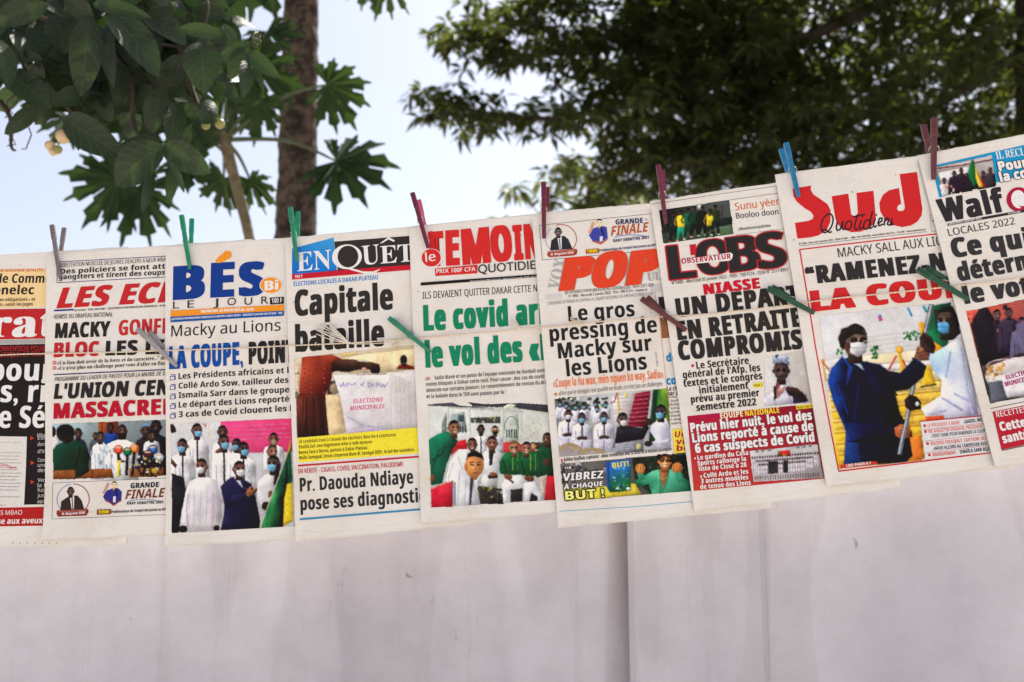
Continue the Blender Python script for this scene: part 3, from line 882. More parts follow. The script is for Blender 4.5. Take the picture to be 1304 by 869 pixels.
        if mask:
            mk = tuple(int(k * .82) for k in mask)
            fx2 = cx + face * r * .18
            s.l([(cx - r * .72, cy), (fx2, cy + r * .35), (cx + r * .72, cy)], r * .06, mask)
            s.p([(fx2 - r * .58, cy + r * .22), (fx2, cy + r * .1), (fx2 + r * .58, cy + r * .22), (fx2 + r * .5, cy + r * .8), (fx2, cy + r * 1.08), (fx2 - r * .5, cy + r * .8)], [mask, mask, mk, mk, mk, mask])
            s.l([(fx2 - r * .5, cy + r * .48), (fx2 + r * .5, cy + r * .48)], r * .05, mk)
        elif smile:
            s.p([(fx - r * .3, cy + r * .52), (fx + r * .3, cy + r * .52), (fx + r * .14, cy + r * .7), (fx - r * .14, cy + r * .7)], (228, 220, 212))
        else:
            s.l([(fx - r * .22, cy + r * .6), (fx + r * .22, cy + r * .6)], r * .11, dk)
    def body(s, cx, y, wd, h, col, placket=None, seed=0, arms=True):
        rr = random.Random(seed + int(cx * 7 + y))
        dk = tuple(int(k * .74) for k in col); lt = tuple(min(255, int(k * 1.12 + 6)) for k in col)
        w2 = wd / 2
        s.p([(cx - w2 * .25, y), (cx + w2 * .25, y), (cx + w2 * .82, y + h * .1), (cx + w2 * .98, y + h * .24), (cx + w2 * 1.04, y + h), (cx - w2 * 1.04, y + h), (cx - w2 * .98, y + h * .24), (cx - w2 * .82, y + h * .1)],
            [lt, lt, col, dk, dk, col, col, lt])
        if arms:
            for sd in (-1, 1): s.l([(cx + sd * w2 * .62, y + h * .3), (cx + sd * w2 * .56, y + h * .98)], wd * .03, dk)
        for _ in range(5):
            a = cx + rr.uniform(-.8, .8) * w2; b = y + rr.uniform(.15, .8) * h
            s.l([(a, b), (a + rr.uniform(-.2, .2) * w2, b + rr.uniform(.1, .3) * h)], wd * .022, dk if rr.random() < .6 else lt)
        if placket: s.l([(cx, y + h * .02), (cx + w2 * .02, y + h * .62)], wd * .07, placket)
    def man(s, cx, cy, r, cloth, h, skin=(62, 42, 34), wd=3.6, **kw):
        pl = kw.pop('placket', None)
        s.body(cx, cy + r * 1.05, r * wd, h, cloth, pl)
        s.head(cx, cy, r, skin, **kw)
    def clutter(s, x0, y0, x1, y1, n, cols, size, seed=3, el=1.0):
        rr = random.Random(seed)
        for _ in range(n):
            x, y = rr.uniform(x0, x1), rr.uniform(y0, y1); a = rr.uniform(.4, 1) * size
            k = rr.choice(cols); q = rr.uniform(.8, 1.15)
            k = tuple(min(250, int(c * q)) for c in k)
            s.p([(x + a * rr.uniform(-1, -.3), y + a * el * rr.uniform(-1, -.3)), (x + a * rr.uniform(.3, 1), y + a * el * rr.uniform(-1, -.3)), (x + a * rr.uniform(.3, 1), y + a * el * rr.uniform(.3, 1)), (x + a * rr.uniform(-1, -.3), y + a * el * rr.uniform(.3, 1))], k)
    def raster(s, pt, step=0.00072, ss=2):
        """print the collected shapes as one continuous-tone picture: a fine grid of ink colours on the sheet"""
        rg = np.random.default_rng(len(pt['ras']) * 31 + int(s.W * 1e5))
        P = pt['ras']
        xs = [p[0] for q in P for p in q[0]]; ys = [p[1] for q in P for p in q[0]]
        base = P[0][0]
        u0, u1 = max(.001, min(p[0] for p in base)), min(s.W - .003, max(p[0] for p in base))
        v0, v1 = max(.001, min(p[1] for p in base)), min(s.H - .002, max(p[1] for p in base))
        if pt.get('wide'):
            u0, u1, v0, v1 = max(.001, min(xs)), min(s.W - .003, max(xs)), max(.001, min(ys)), max(ys)
        nx, ny = int((u1 - u0) / step) + 1, int((v1 - v0) / step) + 1
        d = step / ss
        W, Hh = nx * ss, ny * ss
        img = np.zeros((Hh, W, 3)); alp = np.zeros((Hh, W))
        def noise(h, w, cell):
            gh, gw = int(h / cell) + 3, int(w / cell) + 3
            g = rg.standard_normal((gh, gw))
            yy, xx = np.arange(h) / cell, np.arange(w) / cell
            yi, xi = yy.astype(int), xx.astype(int); fy, fx = yy - yi, xx - xi
            fy = (fy * fy * (3 - 2 * fy))[:, None]; fx = (fx * fx * (3 - 2 * fx))[None, :]
            a = g[yi][:, xi]; b = g[yi][:, xi + 1]; c = g[yi + 1][:, xi]; e = g[yi + 1][:, xi + 1]
            return (a * (1 - fx) + b * fx) * (1 - fy) + (c * (1 - fx) + e * fx) * fy
        def blur(m, r):
            r = int(max(1, r))
            for ax in (0, 1):
                for _ in range(2):
                    pad = [(0, 0)] * m.ndim; pad[ax] = (r + 1, r)
                    c = np.cumsum(np.pad(m, pad, mode='edge'), axis=ax)
                    n = m.shape[ax]
                    m = (np.take(c, range(2 * r + 1, 2 * r + 1 + n), axis=ax) - np.take(c, range(0, n), axis=ax)) / (2 * r + 1)
            return m
        for k, (pts, cols, ctr) in enumerate(P):
            px = np.array([[(p[0] - u0) / d, (p[1] - v0) / d] for p in pts])
            x0, y0 = np.floor(px.min(0)).astype(int) - 1; x1, y1 = np.ceil(px.max(0)).astype(int) + 2
            x0, y0, x1, y1 = max(0, x0), max(0, y0), min(W, x1), min(Hh, y1)
            if x1 <= x0 or y1 <= y0: continue
            X, Y = np.meshgrid(np.arange(x0, x1) + .5, np.arange(y0, y1) + .5)
            ins = np.zeros(X.shape, bool); n = len(px)
            for i in range(n):
                ax, ay = px[i]; bx, by = px[(i + 1) % n]
                if ay == by: continue
                ins ^= ((ay > Y) != (by > Y)) & (X < (bx - ax) * (Y - ay) / (by - ay) + ax)
            if not ins.any(): continue
            if len(set(cols)) == 1 and ctr is None:
                c = np.broadcast_to(np.array(cols[0], float), X.shape + (3,)).copy()
            else:
                c = np.zeros(X.shape + (3,)); wt = np.zeros(X.shape)
                src = list(zip(px, cols)) + ([(np.array([(ctr[0][0] - u0) / d, (ctr[0][1] - v0) / d]), ctr[1])] * 1 if ctr else [])
                for i, (q, cc) in enumerate(src):
                    w = 1 / (((X - q[0]) ** 2 + (Y - q[1]) ** 2) + 2) ** 1.3
                    if ctr and i == len(src) - 1: w = w * 2.5 * 1.0
                    c += w[..., None] * np.array(cc, float); wt += w
                c /= wt[..., None]
            area = ins.sum(); sz = min(x1 - x0, y1 - y0)
            if k and area > 30 and sz > 4:
                m = ins.astype(float); r = max(1, min(16, sz * .16))
                pad = int(3 * r) + 2; mp = np.pad(m, pad)
                b = blur(mp, r); o = int(max(1, r * .9))
                sh = np.roll(np.roll(b, -o, 0), -o, 1) - np.roll(np.roll(b, o, 0), o, 1)
                sh = sh[pad:-pad, pad:-pad]; b = b[pad:-pad, pad:-pad]
                f = .86 + .17 * np.clip(b, 0, 1) + .22 * sh
                if area > 250:
                    f = f + .055 * noise(*X.shape, max(4, sz * .22)) + .018 * noise(*X.shape, max(3, sz * .08))
                c = c * np.clip(f, .45, 1.35)[..., None]
                # soft dark seam round the shape, as where one thing passes in front of another
                e = np.clip(blur(mp, max(1, r * .35))[pad:-pad, pad:-pad], 0, 1) * (~ins)
                sub = img[y0:y1, x0:x1]; sub *= (1 - .22 * e)[..., None]
            elif k == 0:
                c = c * (1 + .03 * noise(*X.shape, 40) + .015 * noise(*X.shape, 12))[..., None]
            img[y0:y1, x0:x1][ins] = c[ins]; alp[y0:y1, x0:x1][ins] = 1
        # ragged edges, softness and grain of a cheap print
        yy, xx = np.meshgrid(np.arange(Hh), np.arange(W), indexing='ij')
        wx = np.clip(xx + .5 * noise(Hh, W, 7) + .3 * noise(Hh, W, 2.5), 0, W - 1).astype(int); wy = np.clip(yy + .5 * noise(Hh, W, 7) + .3 * noise(Hh, W, 2.5), 0, Hh - 1).astype(int)
        a2 = alp[wy, wx]; img = np.where(a2[..., None] > 0, img[wy, wx], img)
        img = img * (1 + .014 * noise(Hh, W, 7) + .018 * noise(Hh, W, 2))[..., None] + 4 * np.stack([noise(Hh, W, 3) for _ in range(3)], -1)
        img = img.reshape(ny, ss, nx, ss, 3).mean((1, 3)); alp = alp.reshape(ny, ss, nx, ss).mean((1, 3))
        img = .62 * img + .38 * blur(img, 1)
        t = np.clip(img / 255, 0, 1); t = t + .05 * (t - .5) * (1 - (2 * t - 1) ** 2) * 2
        t = np.clip(t, .02, .97)
        lin_ = np.where(t <= .04045, t / 12.92, ((t + .055) / 1.055) ** 2.4)
        pl = np.array([lin(k) for k in PAPER])
        lin_ = np.clip(lin_ / pl * .76, .012, .86)
        ok = alp > .5
        idx = -np.ones((ny, nx), int); vs = []; cs = []
        for j in range(ny):
            v = v0 + j * step
            for i in range(nx):
                if ok[j, i]:
                    u = u0 + i * step
                    idx[j, i] = len(vs); vs.append((u, -pt['z0'] - s.disp(u, v), -v)); cs.append(lin_[j, i])
        q = np.stack([idx[:-1, :-1], idx[:-1, 1:], idx[1:, 1:], idx[1:, :-1]], -1).reshape(-1, 4)
        q = q[(q >= 0).all(1)]
        me = mesh(pt['name'], vs, q.tolist(), True)
        ca = me.color_attributes.new('ink', 'FLOAT_COLOR', 'POINT')
        cs = np.concatenate([np.array(cs), np.ones((len(cs), 1))], 1)
        ca.data.foreach_set('color', cs.astype(np.float32).ravel())
        return me
    def done(s):
        for i in s.parts:
            pt = s.parts[i]
            bp = pt['bp']
            if pt['ras']:
                link(pt['name'], s.raster(pt), s.front, M['pict'])
                if not pt['bt'].faces: continue
                pt['name'] = 'picture_lettering'; pt['mat'] = 'ink'
            if bp.faces:
                us = [v.co.x for v in bp.verts]; vs = [v.co.z for v in bp.verts]
                def cut(co, no):
                    g = bp.verts[:] + bp.edges[:] + bp.faces[:]
                    bmesh.ops.bisect_plane(bp, geom=g, plane_co=co, plane_no=no, dist=1e-7)
                if True:
                    a = math.floor(min(us) / .014) * .014 + .014
                    while a < max(us): cut((a, 0, 0), (1, 0, 0)); a += .014
                    a = math.floor(min(vs) / .014) * .014 + .014
                    while a < max(vs): cut((0, 0, a), (0, 0, 1)); a += .014
            for bm in (bp, pt['bt']):
                if bm.faces:
                    bmesh.ops.bisect_plane(bm, geom=bm.verts[:] + bm.edges[:] + bm.faces[:], plane_co=(0, 0, -s.vc), plane_no=(0, 0, 1), dist=1e-7)
            me = bpy.data.meshes.new(pt['name'])
            tmp = bpy.data.meshes.new('tmp')
            pt['bt'].to_mesh(tmp); bp.from_mesh(tmp); bpy.data.meshes.remove(tmp)
            # keep the print inside the sheet, and lay it on the sheet's own waves
            bmesh.ops.bisect_plane(bp, geom=bp.verts[:] + bp.edges[:] + bp.faces[:], plane_co=(s.W - .0025, 0, 0), plane_no=(1, 0, 0), dist=1e-7, clear_outer=True)
            bmesh.ops.bisect_plane(bp, geom=bp.verts[:] + bp.edges[:] + bp.faces[:], plane_co=(.0015, 0, 0), plane_no=(-1, 0, 0), dist=1e-7, clear_outer=True)
            for v in bp.verts:
                v.co.y -= s.disp(v.co.x, -v.co.z)
            for f in bp.faces:
                f.normal_update()
                f.smooth = True
                if f.normal.y > 0: f.normal_flip()
            bp.to_mesh(me)
            if len(me.polygons):
                link(pt['name'], me, s.front, M[pt['mat']])
            bp.free(); pt['bt'].free()
# ================================================================== the nine newspapers, left to right
BLK = (40, 35, 34); GREY = (150, 146, 142); SK = (58, 40, 33); SK2 = (96, 64, 48); WHT = (226, 222, 222); MSK = (122, 176, 206)

# ---- 1: black page with white headline, cut by the photo's left edge
g = Page('a', 'leftmost newspaper, cut by the frame, with peach box and white type on black', (-100, 333), (163, 316), (163, 692), (-104, 699), seed=1)
g.part('printed_panel'); g.z(0, 320, 5.795)
g.p([(-560, 150), (700, 122), (690, 405), (-560, 440)], (250, 208, 150))
g.p([(-560, 440), (640, 424), (636, 645), (-560, 665)], (190, 44, 46))
g.p([(-560, 668), (630, 650), (630, 680), (-560, 700)], (170, 164, 160))
g.p([(-560, 704), (630, 684), (650, 1860), (-560, 1890)], BLK)
g.p([(-560, 1902), (650, 1882), (650, 2020), (-560, 2040)], (182, 40, 40))
g.p([(-20, 428), (15, 428), (0, 470), (-30, 470)], (200, 190, 185))
g.part('masthead', z0=.0004)
g.t('Libérat|ion', -818, 650, 432, 630, 205, WH, 'r', .08)
g.part('headline', z0=.0004)
g.t('AFFAIRE «FUEL DE MAUVAISE QUALITE», |R', -210, 160, 343, 152, 19, RD, 'b')
g.t('Le drame de Comm|une', -400, 240, 336, 238, 66, K, 'b', .05)
g.t('Senelec|', -86, 325, 262, 322, 66, K, 'b', .05)
g.t('tenue de faire face à ses obligations » et', -310, 378, 273, 370, 24, K, 'b')
g.t('«contrat», selon les juges.', -90, 412, 260, 405, 24, K, 'b')
g.t('CONVENTION POU|R', -15, 742, 318, 738, 36, RD, 'n', .05)
g.t('POLITIQUE ET REL|ATIONS', -50, 790, 320, 776, 36, RD, 'n', .05)
g.z(0, 450, 5.795)
g.t('pour| la', -65, 205, 405, 204, 158, WH, 'b', .06)
g.t('faits, ri|en', -330, 362, 345, 362, 158, WH, 'b', .06)
g.t('de Sé|né', -110, 552, 338, 550, 158, WH, 'b', .06)
g.part('printed_text', z0=.0004); g.z(0, 560, 5.795)
g.t('KEUR MBAYE FASS MBAO', -330, 560, 173, 553, 32, WH, 'n')
g.t('se aux aveux| complets', -5, 622, 326, 616, 42, WH, 'b', .03)
for i, (y, tx) in enumerate([(2, "s'explique"), (48, 'dans'), (100, "d'inter"), (165, 'Comment'), (202, 'une lettre'), (240, 'des faits'), (312, 'Version'), (350, 'la fuite'), (385, 'fusion'), (425, 'jusqu a'), (468, 'apres')]):
    g.t(tx, 285, y, 285 + 17 * len(tx), y - 2, 27, (215, 208, 202), 'n')
g.t('Mbao', 285, -18, 360, -20, 27, (215, 208, 202), 'n')
for y in (-10, 172, 313): g.p([(235, y - 16), (262, y), (235, y + 16)], (205, 60, 45))
for x in range(110, 450, 54): g.e(x, 762, 4, 4, K, n=6)
g.part('printed_letter', z0=.0006); g.z(0, 450, 5.795)
g.p([(-200, 610), (208, 617), (187, 1124), (-200, 1112)], (226, 218, 210))
for i in range(17):
    y = 660 + i * 25
    if i in (1, 2, 7, 15): continue
    g.t('le present contrat est conclu entre les deux parties', -190, y, 165 - (i % 3) * 14, y + 4, 9, (110, 104, 104), 'n')
for i in range(3): g.l([(0, 815 + 12 * i), (60, 822 + 10 * i), (90, 840 + 6 * i), (130, 850 - 7 * i)], 3, (205, 90, 95))
g.done()

# ---- 2: red italic masthead, speaker at the microphones
g = Page('b', 'newspaper with slanted red capitals above a picture of men behind microphones', (59.5, 325.5), (321, 306), (319, 675), (57, 686), seed=2)
g.z(0, 320, 5.795)
g.part('printed_text')
g.l([(425, 235), (420, 82), (1790, 10)], 5, (50, 60, 120)); g.l([(425, 235), (1790, 165)], 5, (50, 60, 120))
g.t('ARRESTATION MUSCLÉE DE JEUNES DEALERS A KEUR MBA|YE FALL', 437, 121, 1228, 78, 30, K, 'n', .03)
g.t('Des policiers se font att|aquer par les', 447, 170, 1225, 131, 37, K, 'b', .05)
g.t('gangsters et tirent des coups| de feu', 437, 212, 1222, 176, 36, K, 'b', .05)
g.l([(408, 441), (548, 435)], 12, (36, 62, 130))
g.t("LES ECHOS - ISSN: 2819-4851 - QUOTIDIEN D'INFORMATIONS GENERALES - N°3|412", 553, 447, 1215, 412, 14, K, 'b')
g.t('REMISE DU DRAPEAU NATIONAL', 407, 503, 842, 485, 32, K, 'n', .04)
g.z(0, 450, 5.795)
for y in (84, 122): g.p([(398, y - 22), (424, y - 24), (424, y), (398, y + 2)], (200, 90, 85)); g.l([(404, y - 10), (418, y - 12)], 5, WH)
g.t('«Un lion doit avoir de la force et du caractère..."| dit le', 430, 88, 1185, 52, 27, K, 'r')
g.t("«Ce n'est plus un challenge pour vous d'aller en fi|nale", 432, 127, 1196, 90, 27, K, 'r')
g.r(405, 157, 1780, 95, 8, (40, 44, 100))
g.t('PROGRAMME DU LEADER DE PASTEF POUR LA MAIRIE DE| DAKAR', 410, 210, 1197, 168, 30, K, 'n', .04, .2)
g.part('masthead'); g.z(0, 320, 5.795)
g.t('LES EC|HOS', 420, 425, 1150, 385, 150, (198, 46, 48), 'b', .13, .30)
g.part('headline')
g.t('MACKY|', 412, 646, 822, 632, 112, K, 'b', .12)
g.t('GONF|LE LE', 885, 626, 1196, 612, 112, (198, 50, 50), 'b', .10)
g.t('BLOC', 405, 787, 740, 776, 108, (190, 44, 50), 'b', .13)
g.t('LES|', 790, 775, 1025, 768, 108, K, 'b', .13)
g.t('L|IONS', 1085, 766, 1160, 764, 108, K, 'b', .13)
g.z(0, 450, 5.795)
g.t("L'UNION CE|NTRALE", 403, 340, 1150, 313, 112, K, 'b', .13, .10)
g.t('MASSACRE|E', 400, 486, 1197, 455, 114, (186, 30, 48), 'b', .13)
# picture
g.part('printed_picture', 'pict')
g.p([(390, 522), (1800, 470), (1800, 885), (394, 936)], [(176, 198, 202), (190, 206, 210), (60, 55, 60), (70, 60, 55)])
g.p([(732, 510), (880, 504), (890, 640), (735, 650)], [(150, 80, 45), (120, 58, 34), (100, 48, 30), (140, 76, 44)])
for x in (760, 800, 850): g.l([(x, 508), (x + 3, 640)], 6, (90, 44, 28))
g.p([(390, 590), (430, 600), (450, 700), (392, 720)], (210, 206, 206)); g.e(395, 580, 22, 40, (44, 30, 26))
g.man(585, 592, 36, (44, 38, 66), 300, (50, 34, 30)); g.man(825, 548, 32, (34, 62, 130), 200, (40, 28, 26))
g.man(712, 610, 24, (70, 70, 80), 160, (50, 36, 30))
g.man(750, 618, 38, (214, 220, 226), 280, (56, 40, 34))
g.man(1085, 570, 46, (38, 32, 34), 300, (42, 30, 28), hair=(120, 150, 190))
g.man(1160, 545, 50, (32, 28, 30), 300, (30, 22, 22))
g.man(1128, 610, 34, (205, 200, 198), 140, (52, 36, 30), face=1)
g.e(490, 590, 68, 64, (32, 25, 22), -10)
g.p([(392, 720), (420, 680), (520, 635), (640, 668), (668, 760), (655, 880), (560, 935), (394, 935)], [(24, 60, 46), (30, 74, 56), (26, 66, 50), (20, 56, 42), (12, 40, 30), (20, 54, 40), (14, 40, 30), (18, 50, 38)])
g.p([(430, 560), (545, 560), (552, 640), (500, 672), (440, 640)], (46, 34, 30)); g.e(487, 570, 64, 44, (24, 20, 19), -6)
g.l([(600, 700), (570, 800), (560, 880)], 12, (12, 36, 27)); g.l([(640, 760), (600, 870), (480, 890)], 9, (14, 44, 34))
g.body(905, 640, 250, 300, (228, 226, 224)); g.head(912, 575, 44, (52, 36, 30), hair=(30, 26, 40))
g.p([(880, 590), (946, 590), (936, 640), (890, 642)], (34, 24, 22))
g.p([(392, 868), (830, 850), (850, 920), (394, 936)], [(150, 92, 50), (150, 88, 44), (110, 60, 32), (120, 66, 36)])
g.l([(690, 862), (685, 925)], 7, (70, 42, 26)); g.p([(560, 868), (640, 800), (668, 870), (620, 900), (560, 925)], (20, 44, 36))
g.p([(960, 850), (1215, 840), (1215, 908), (965, 918)], [(150, 96, 52), (120, 70, 40), (120, 74, 42), (140, 88, 46)])
for (x, y, rx, ry, c) in [(882, 712, 36, 36, (200, 70, 44)), (1000, 706, 36, 36, (204, 110, 50)), (948, 728, 32, 34, (22, 88, 56)), (1135, 712, 38, 36, (44, 80, 140)), (1100, 745, 40, 30, (60, 34, 40)), (1180, 770, 36, 34, (170, 176, 190))]:
    g.e(x, y, rx, ry, c, 0, tuple(min(255, int(k * 1.35 + 10)) for k in c)); g.l([(x, y + ry * .8), (x + (920 - x) * .2, 900)], 20, (30, 28, 32))
    g.e(x, y - ry * .45, rx * .7, ry * .22, (220, 180, 150))
g.clutter(880, 760, 1200, 900, 60, [(24, 22, 24), (226, 224, 222), (50, 44, 60), (180, 150, 80), (90, 40, 36)], 16, 5)
g.p([(878, 790), (900, 790), (890, 915), (868, 915)], (222, 196, 70)); g.p([(1130, 852), (1168, 850), (1168, 886), (1132, 888)], (186, 150, 60))
g.clutter(680, 690, 850, 840, 24, [(214, 220, 226), (180, 190, 205), (150, 160, 180)], 14, 6, 2)
g.part('printed_advert'); g.z(0, 560, 5.795)
g.l([(396, 585), (392, 320), (1790, 262)], 3, (110, 104, 110)); g.l([(396, 585), (1790, 530)], 3, (110, 104, 110))
g.ring(548, 440, 120, 112, 5, (110, 130, 190), a0=100, a1=260); g.ring(548, 440, 120, 112, 6, (150, 60, 60), a0=-90, a1=90)
g.p([(455, 520), (460, 455), (520, 415), (580, 412), (612, 450), (632, 512)], (58, 44, 42)); g.p([(522, 420), (556, 418), (556, 512), (540, 512)], WHT); g.l([(540, 428), (548, 510)], 9, (130, 70, 60))
g.head(528, 382, 32, (50, 36, 32))
g.p([(432, 522), (662, 510), (666, 535), (650, 560), (440, 568), (428, 545)], (140, 50, 38)); g.t('M. Maguette SENE', 470, 556, 640, 546, 17, WH, 'b', .04)
g.t('PROFESSEUR EN SCIENCES ECONOMIQUES', 448, 536, 650, 525, 7, (220, 170, 150), 'n')
g.p([(770, 420), (800, 375), (840, 360), (880, 358), (908, 385), (905, 455), (850, 480), (790, 455)], (52, 52, 130)); g.head(852, 335, 26, (190, 140, 110), hair=(60, 20, 30))
g.l([(775, 395), (800, 340), (808, 325)], 18, (200, 150, 130)); g.l([(790, 440), (850, 485), (905, 445)], 8, (170, 60, 40)); g.p([(846, 420), (866, 418), (864, 462), (846, 462)], WHT)
g.l([(860, 360), (875, 415)], 10, (30, 25, 40))
g.t('GRANDE', 973, 360, 1182, 350, 38, (40, 36, 48), 'b', .06); g.t('FINALE', 935, 440, 1212, 424, 66, (120, 56, 26), 'b', .0, .25)
g.ring(1075, 470, 130, 28, 4, (90, 110, 170), a0=200, a1=340)
g.t('KAAY DEBATTRE 2021', 948, 480, 1214, 470, 20, K, 'b', .05)
g.p([(728, 516), (832, 512), (832, 550), (728, 554)], (130, 56, 30)); g.t('THÈME:', 738, 546, 822, 542, 24, YEL, 'b', .04)
g.t("Problématique de l'emploi des jeunes en |Afrique", 836, 542, 1200, 524, 19, K, 'b', .04)
g.done()

# ---- 3: blue three-letter masthead
g = Page('c', 'newspaper with huge blue masthead, orange accent and masked men in white robes', (211, 315), (440, 300), (438, 682), (212, 694), seed=3)
g.part('masthead'); g.z(200, 300, 6.205)
B3 = (24, 62, 138)
g.t('B', 128, 515, 385, 500, 268, B3, 'b', .16); g.t('E', 428, 497, 618, 488, 275, B3, 'b', .18); g.t('S', 655, 488, 862, 472, 265, B3, 'b', .20)
g.p([(468, 200), (545, 128), (580, 128), (597, 152), (590, 178), (510, 222), (480, 222)], ORG)
g.e(908, 398, 90, 68, WH, n=30); g.e(908, 398, 84, 62, ORG, n=30); g.t('Bi', 858, 440, 968, 432, 74, WH, 'b', .1)
for ch, x0, x1, y in (('L', 132, 180, 582), ('E', 247, 300, 576), ('J', 450, 493, 563), ('O', 565, 632, 558), ('U', 700, 760, 554), ('R', 832, 888, 547)):
    g.t(ch, x0, y, x1, y - 2, 58, (60, 58, 60), 's')
g.p([(900, 497), (1010, 490), (1010, 545), (902, 551)], BLK); g.t('100 F', 915, 540, 996, 535, 38, WH, 'b', .02)
g.p([(113, 598), (1013, 553), (1013, 598), (115, 645)], ORG); g.t('www.emedia.sn', 355, 615, 775, 598, 26, WH, 'b', .06)
g.p([(113, 646), (1013, 600), (1010, 640), (115, 690)], (24, 84, 158)); g.t('QUOTIDIEN D’INFORMATIONS GÉNÉRALES DU GROUPE E MEDIA INVEST - MERCREDI 5 JANVIER 2022 N°0629 - 100F', 122, 672, 1000, 624, 15, WH, 'b', .03)
g.part('headline')
g.t('Macky au Lions', 118, 803, 985, 756, 88, (46, 43, 44), 'n', .02)
g.z(200, 430, 6.205)
g.t('LA COUPE', 102, 254, 662, 220, 180, (16, 78, 158), 'b', .20); g.t(',', 672, 222, 690, 218, 150, (16, 78, 158), 'b', .16); g.t('POIN|T', 735, 218, 1020, 203, 178, K, 'b', .20)
g.part('printed_text')
for y, y1, tx, xe in ((330, 285, 'Les Présidents africains et| l’équipe', 1012), (406, 360, 'Collé Ardo Sow, tailleur des| Lions', 1045), (480, 436, 'Ismaïla Sarr dans le groupe|', 1050), (556, 508, 'Le départ des Lions reporté|', 1050), (632, 584, '3 cas de Covid clouent les| Lions', 1030)):
    g.t(tx, 176, y, xe, y1, 46, K, 'b', .03)
    g.l([(110, y - 20), (110, y + 8), (146, y + 6), (146, y - 22), (108, y - 20)], 5, (70, 80, 150)); g.l([(148, y - 28), (152, y + 2)], 6, (40, 50, 130)); g.l([(118, y - 32), (152, y - 34)], 6, (40, 50, 130))
g.part('printed_picture', 'pict'); g.z(200, 560, 6.205)
# (picture top edge: from the upper crop y - 806)
g.p([(108, -125), (1420, -185), (1420, 672), (124, 742)], [(216, 212, 212), (206, 202, 204), (190, 186, 190), (200, 196, 198)])
g.p([(510, -140), (1420, -182), (1420, 90), (520, 110)], [(222, 70, 120), (204, 52, 100), (200, 60, 104), (226, 84, 130)])
for y in (-110, -75, -40, -5): g.l([(512, y + 12), (1400, y - 30)], 5, (240, 130, 165))
g.l([(418, -135), (416, -10)], 8, (232, 206, 150)); g.l([(370, -125), (390, -100), (395, -125)], 6, (214, 90, 70))
g.p([(108, -120), (135, -118), (158, -70), (150, -55), (112, -50)], (50, 32, 32))
W3 = (222, 216, 217)
g.man(928, 0 - 5, 46, W3, 200, (70, 44, 34), hair=(26, 22, 22)); g.e(928, 22, 22, 26, (160, 130, 110))
g.man(322, -72, 52, W3, 380, (64, 42, 34), face=1, mask=MSK, placket=(44, 40, 44))
g.man(525, -60, 48, W3, 420, (52, 36, 32)); g.man(535, 20, 56, W3, 420, (60, 40, 34), face=1, mask=MSK, placket=(44, 40, 44))
g.man(635, 40, 46, W3, 360, (44, 32, 30), face=-1, mask=MSK, cap=(28, 24, 26)); g.man(690, 75, 54, (224, 220, 224), 360, (44, 32, 30), mask=MSK, face=1, placket=(60, 56, 60))
g.p([(460, 95), (510, 60), (520, 100), (480, 112)], (110, 72, 56))
g.man(205, 50, 54, W3, 300, (62, 40, 34), mask=MSK, face=-1, placket=(60, 54, 56))
g.p([(110, 140), (160, 200), (150, 225), (112, 190)], (80, 52, 44))
g.p([(118, 268), (215, 300), (232, 420), (200, 560), (180, 740), (124, 742)], [(40, 36, 40), (34, 30, 34), (44, 40, 44), (36, 32, 36), (40, 34, 36), (30, 27, 30)])
# man in white robe
g.p([(255, 330), (335, 300), (410, 296), (480, 330), (508, 480), (520, 600), (495, 720), (245, 735), (190, 690), (205, 560), (228, 420)], [(206, 198, 200), (228, 222, 222), (230, 226, 226), (216, 208, 210), (196, 184, 190), (190, 176, 182), (226, 216, 216), (220, 210, 208), (206, 196, 198), (212, 206, 206), (214, 208, 208)])
for x in (262, 300, 350, 400, 445): g.l([(x, 400), (x - 6, 690)], 5, (204, 190, 196))
g.l([(248, 430), (240, 560), (250, 690)], 8, (176, 164, 172)); g.l([(445, 430), (455, 560), (440, 700)], 8, (190, 168, 176))
for i in range(14): g.e(262 + i * 14, 690 + (i % 2) * 14, 5, 4, (150, 144, 140), n=6)
g.e(215, 708, 34, 30, (40, 28, 26)); g.e(478, 700, 26, 24, (44, 30, 28)); g.p([(390, 480), (440, 478), (440, 484), (390, 487)], (190, 184, 188))
g.head(356, 212, 58, (74, 46, 38), face=-1, mask=(232, 228, 226), hair=(46, 34, 32))
# man in the dark blue suit
g.p([(508, 372), (560, 320), (610, 290), (690, 318), (752, 350), (775, 420), (790, 480), (822, 640), (815, 702), (512, 715), (530, 620), (540, 520)], [(38, 36, 66), (42, 40, 76), (40, 38, 72), (36, 33, 60), (32, 30, 54), (28, 26, 42), (31, 28, 46), (28, 24, 41), (25, 21, 35), (40, 32, 58), (42, 37, 66), (36, 33, 62)])
g.p([(604, 290), (650, 310), (718, 392), (700, 400), (650, 350)], (224, 220, 226)); g.p([(664, 322), (690, 320), (716, 400), (694, 412)], (44, 40, 66))
g.p([(540, 500), (570, 540), (700, 470), (730, 450), (705, 420), (600, 440)], [(32, 30, 54), (28, 26, 46), (30, 28, 50), (40, 37, 70), (45, 42, 80), (42, 39, 74)])
g.l([(560, 545), (700, 480)], 7, (26, 24, 44)); g.l([(620, 560), (600, 705)], 6, (34, 28, 54)); g.l([(700, 560), (720, 700)], 6, (28, 24, 42))
g.p([(705, 430), (718, 395), (748, 362), (758, 372), (745, 400), (800, 384), (804, 396), (775, 430), (725, 455)], (150, 96, 66)); g.p([(760, 412), (806, 384), (800, 402), (770, 432)], (70, 44, 36))
g.head(655, 232, 60, (66, 44, 38), face=1, mask=(226, 222, 222), hair=(30, 24, 26), rot=8)
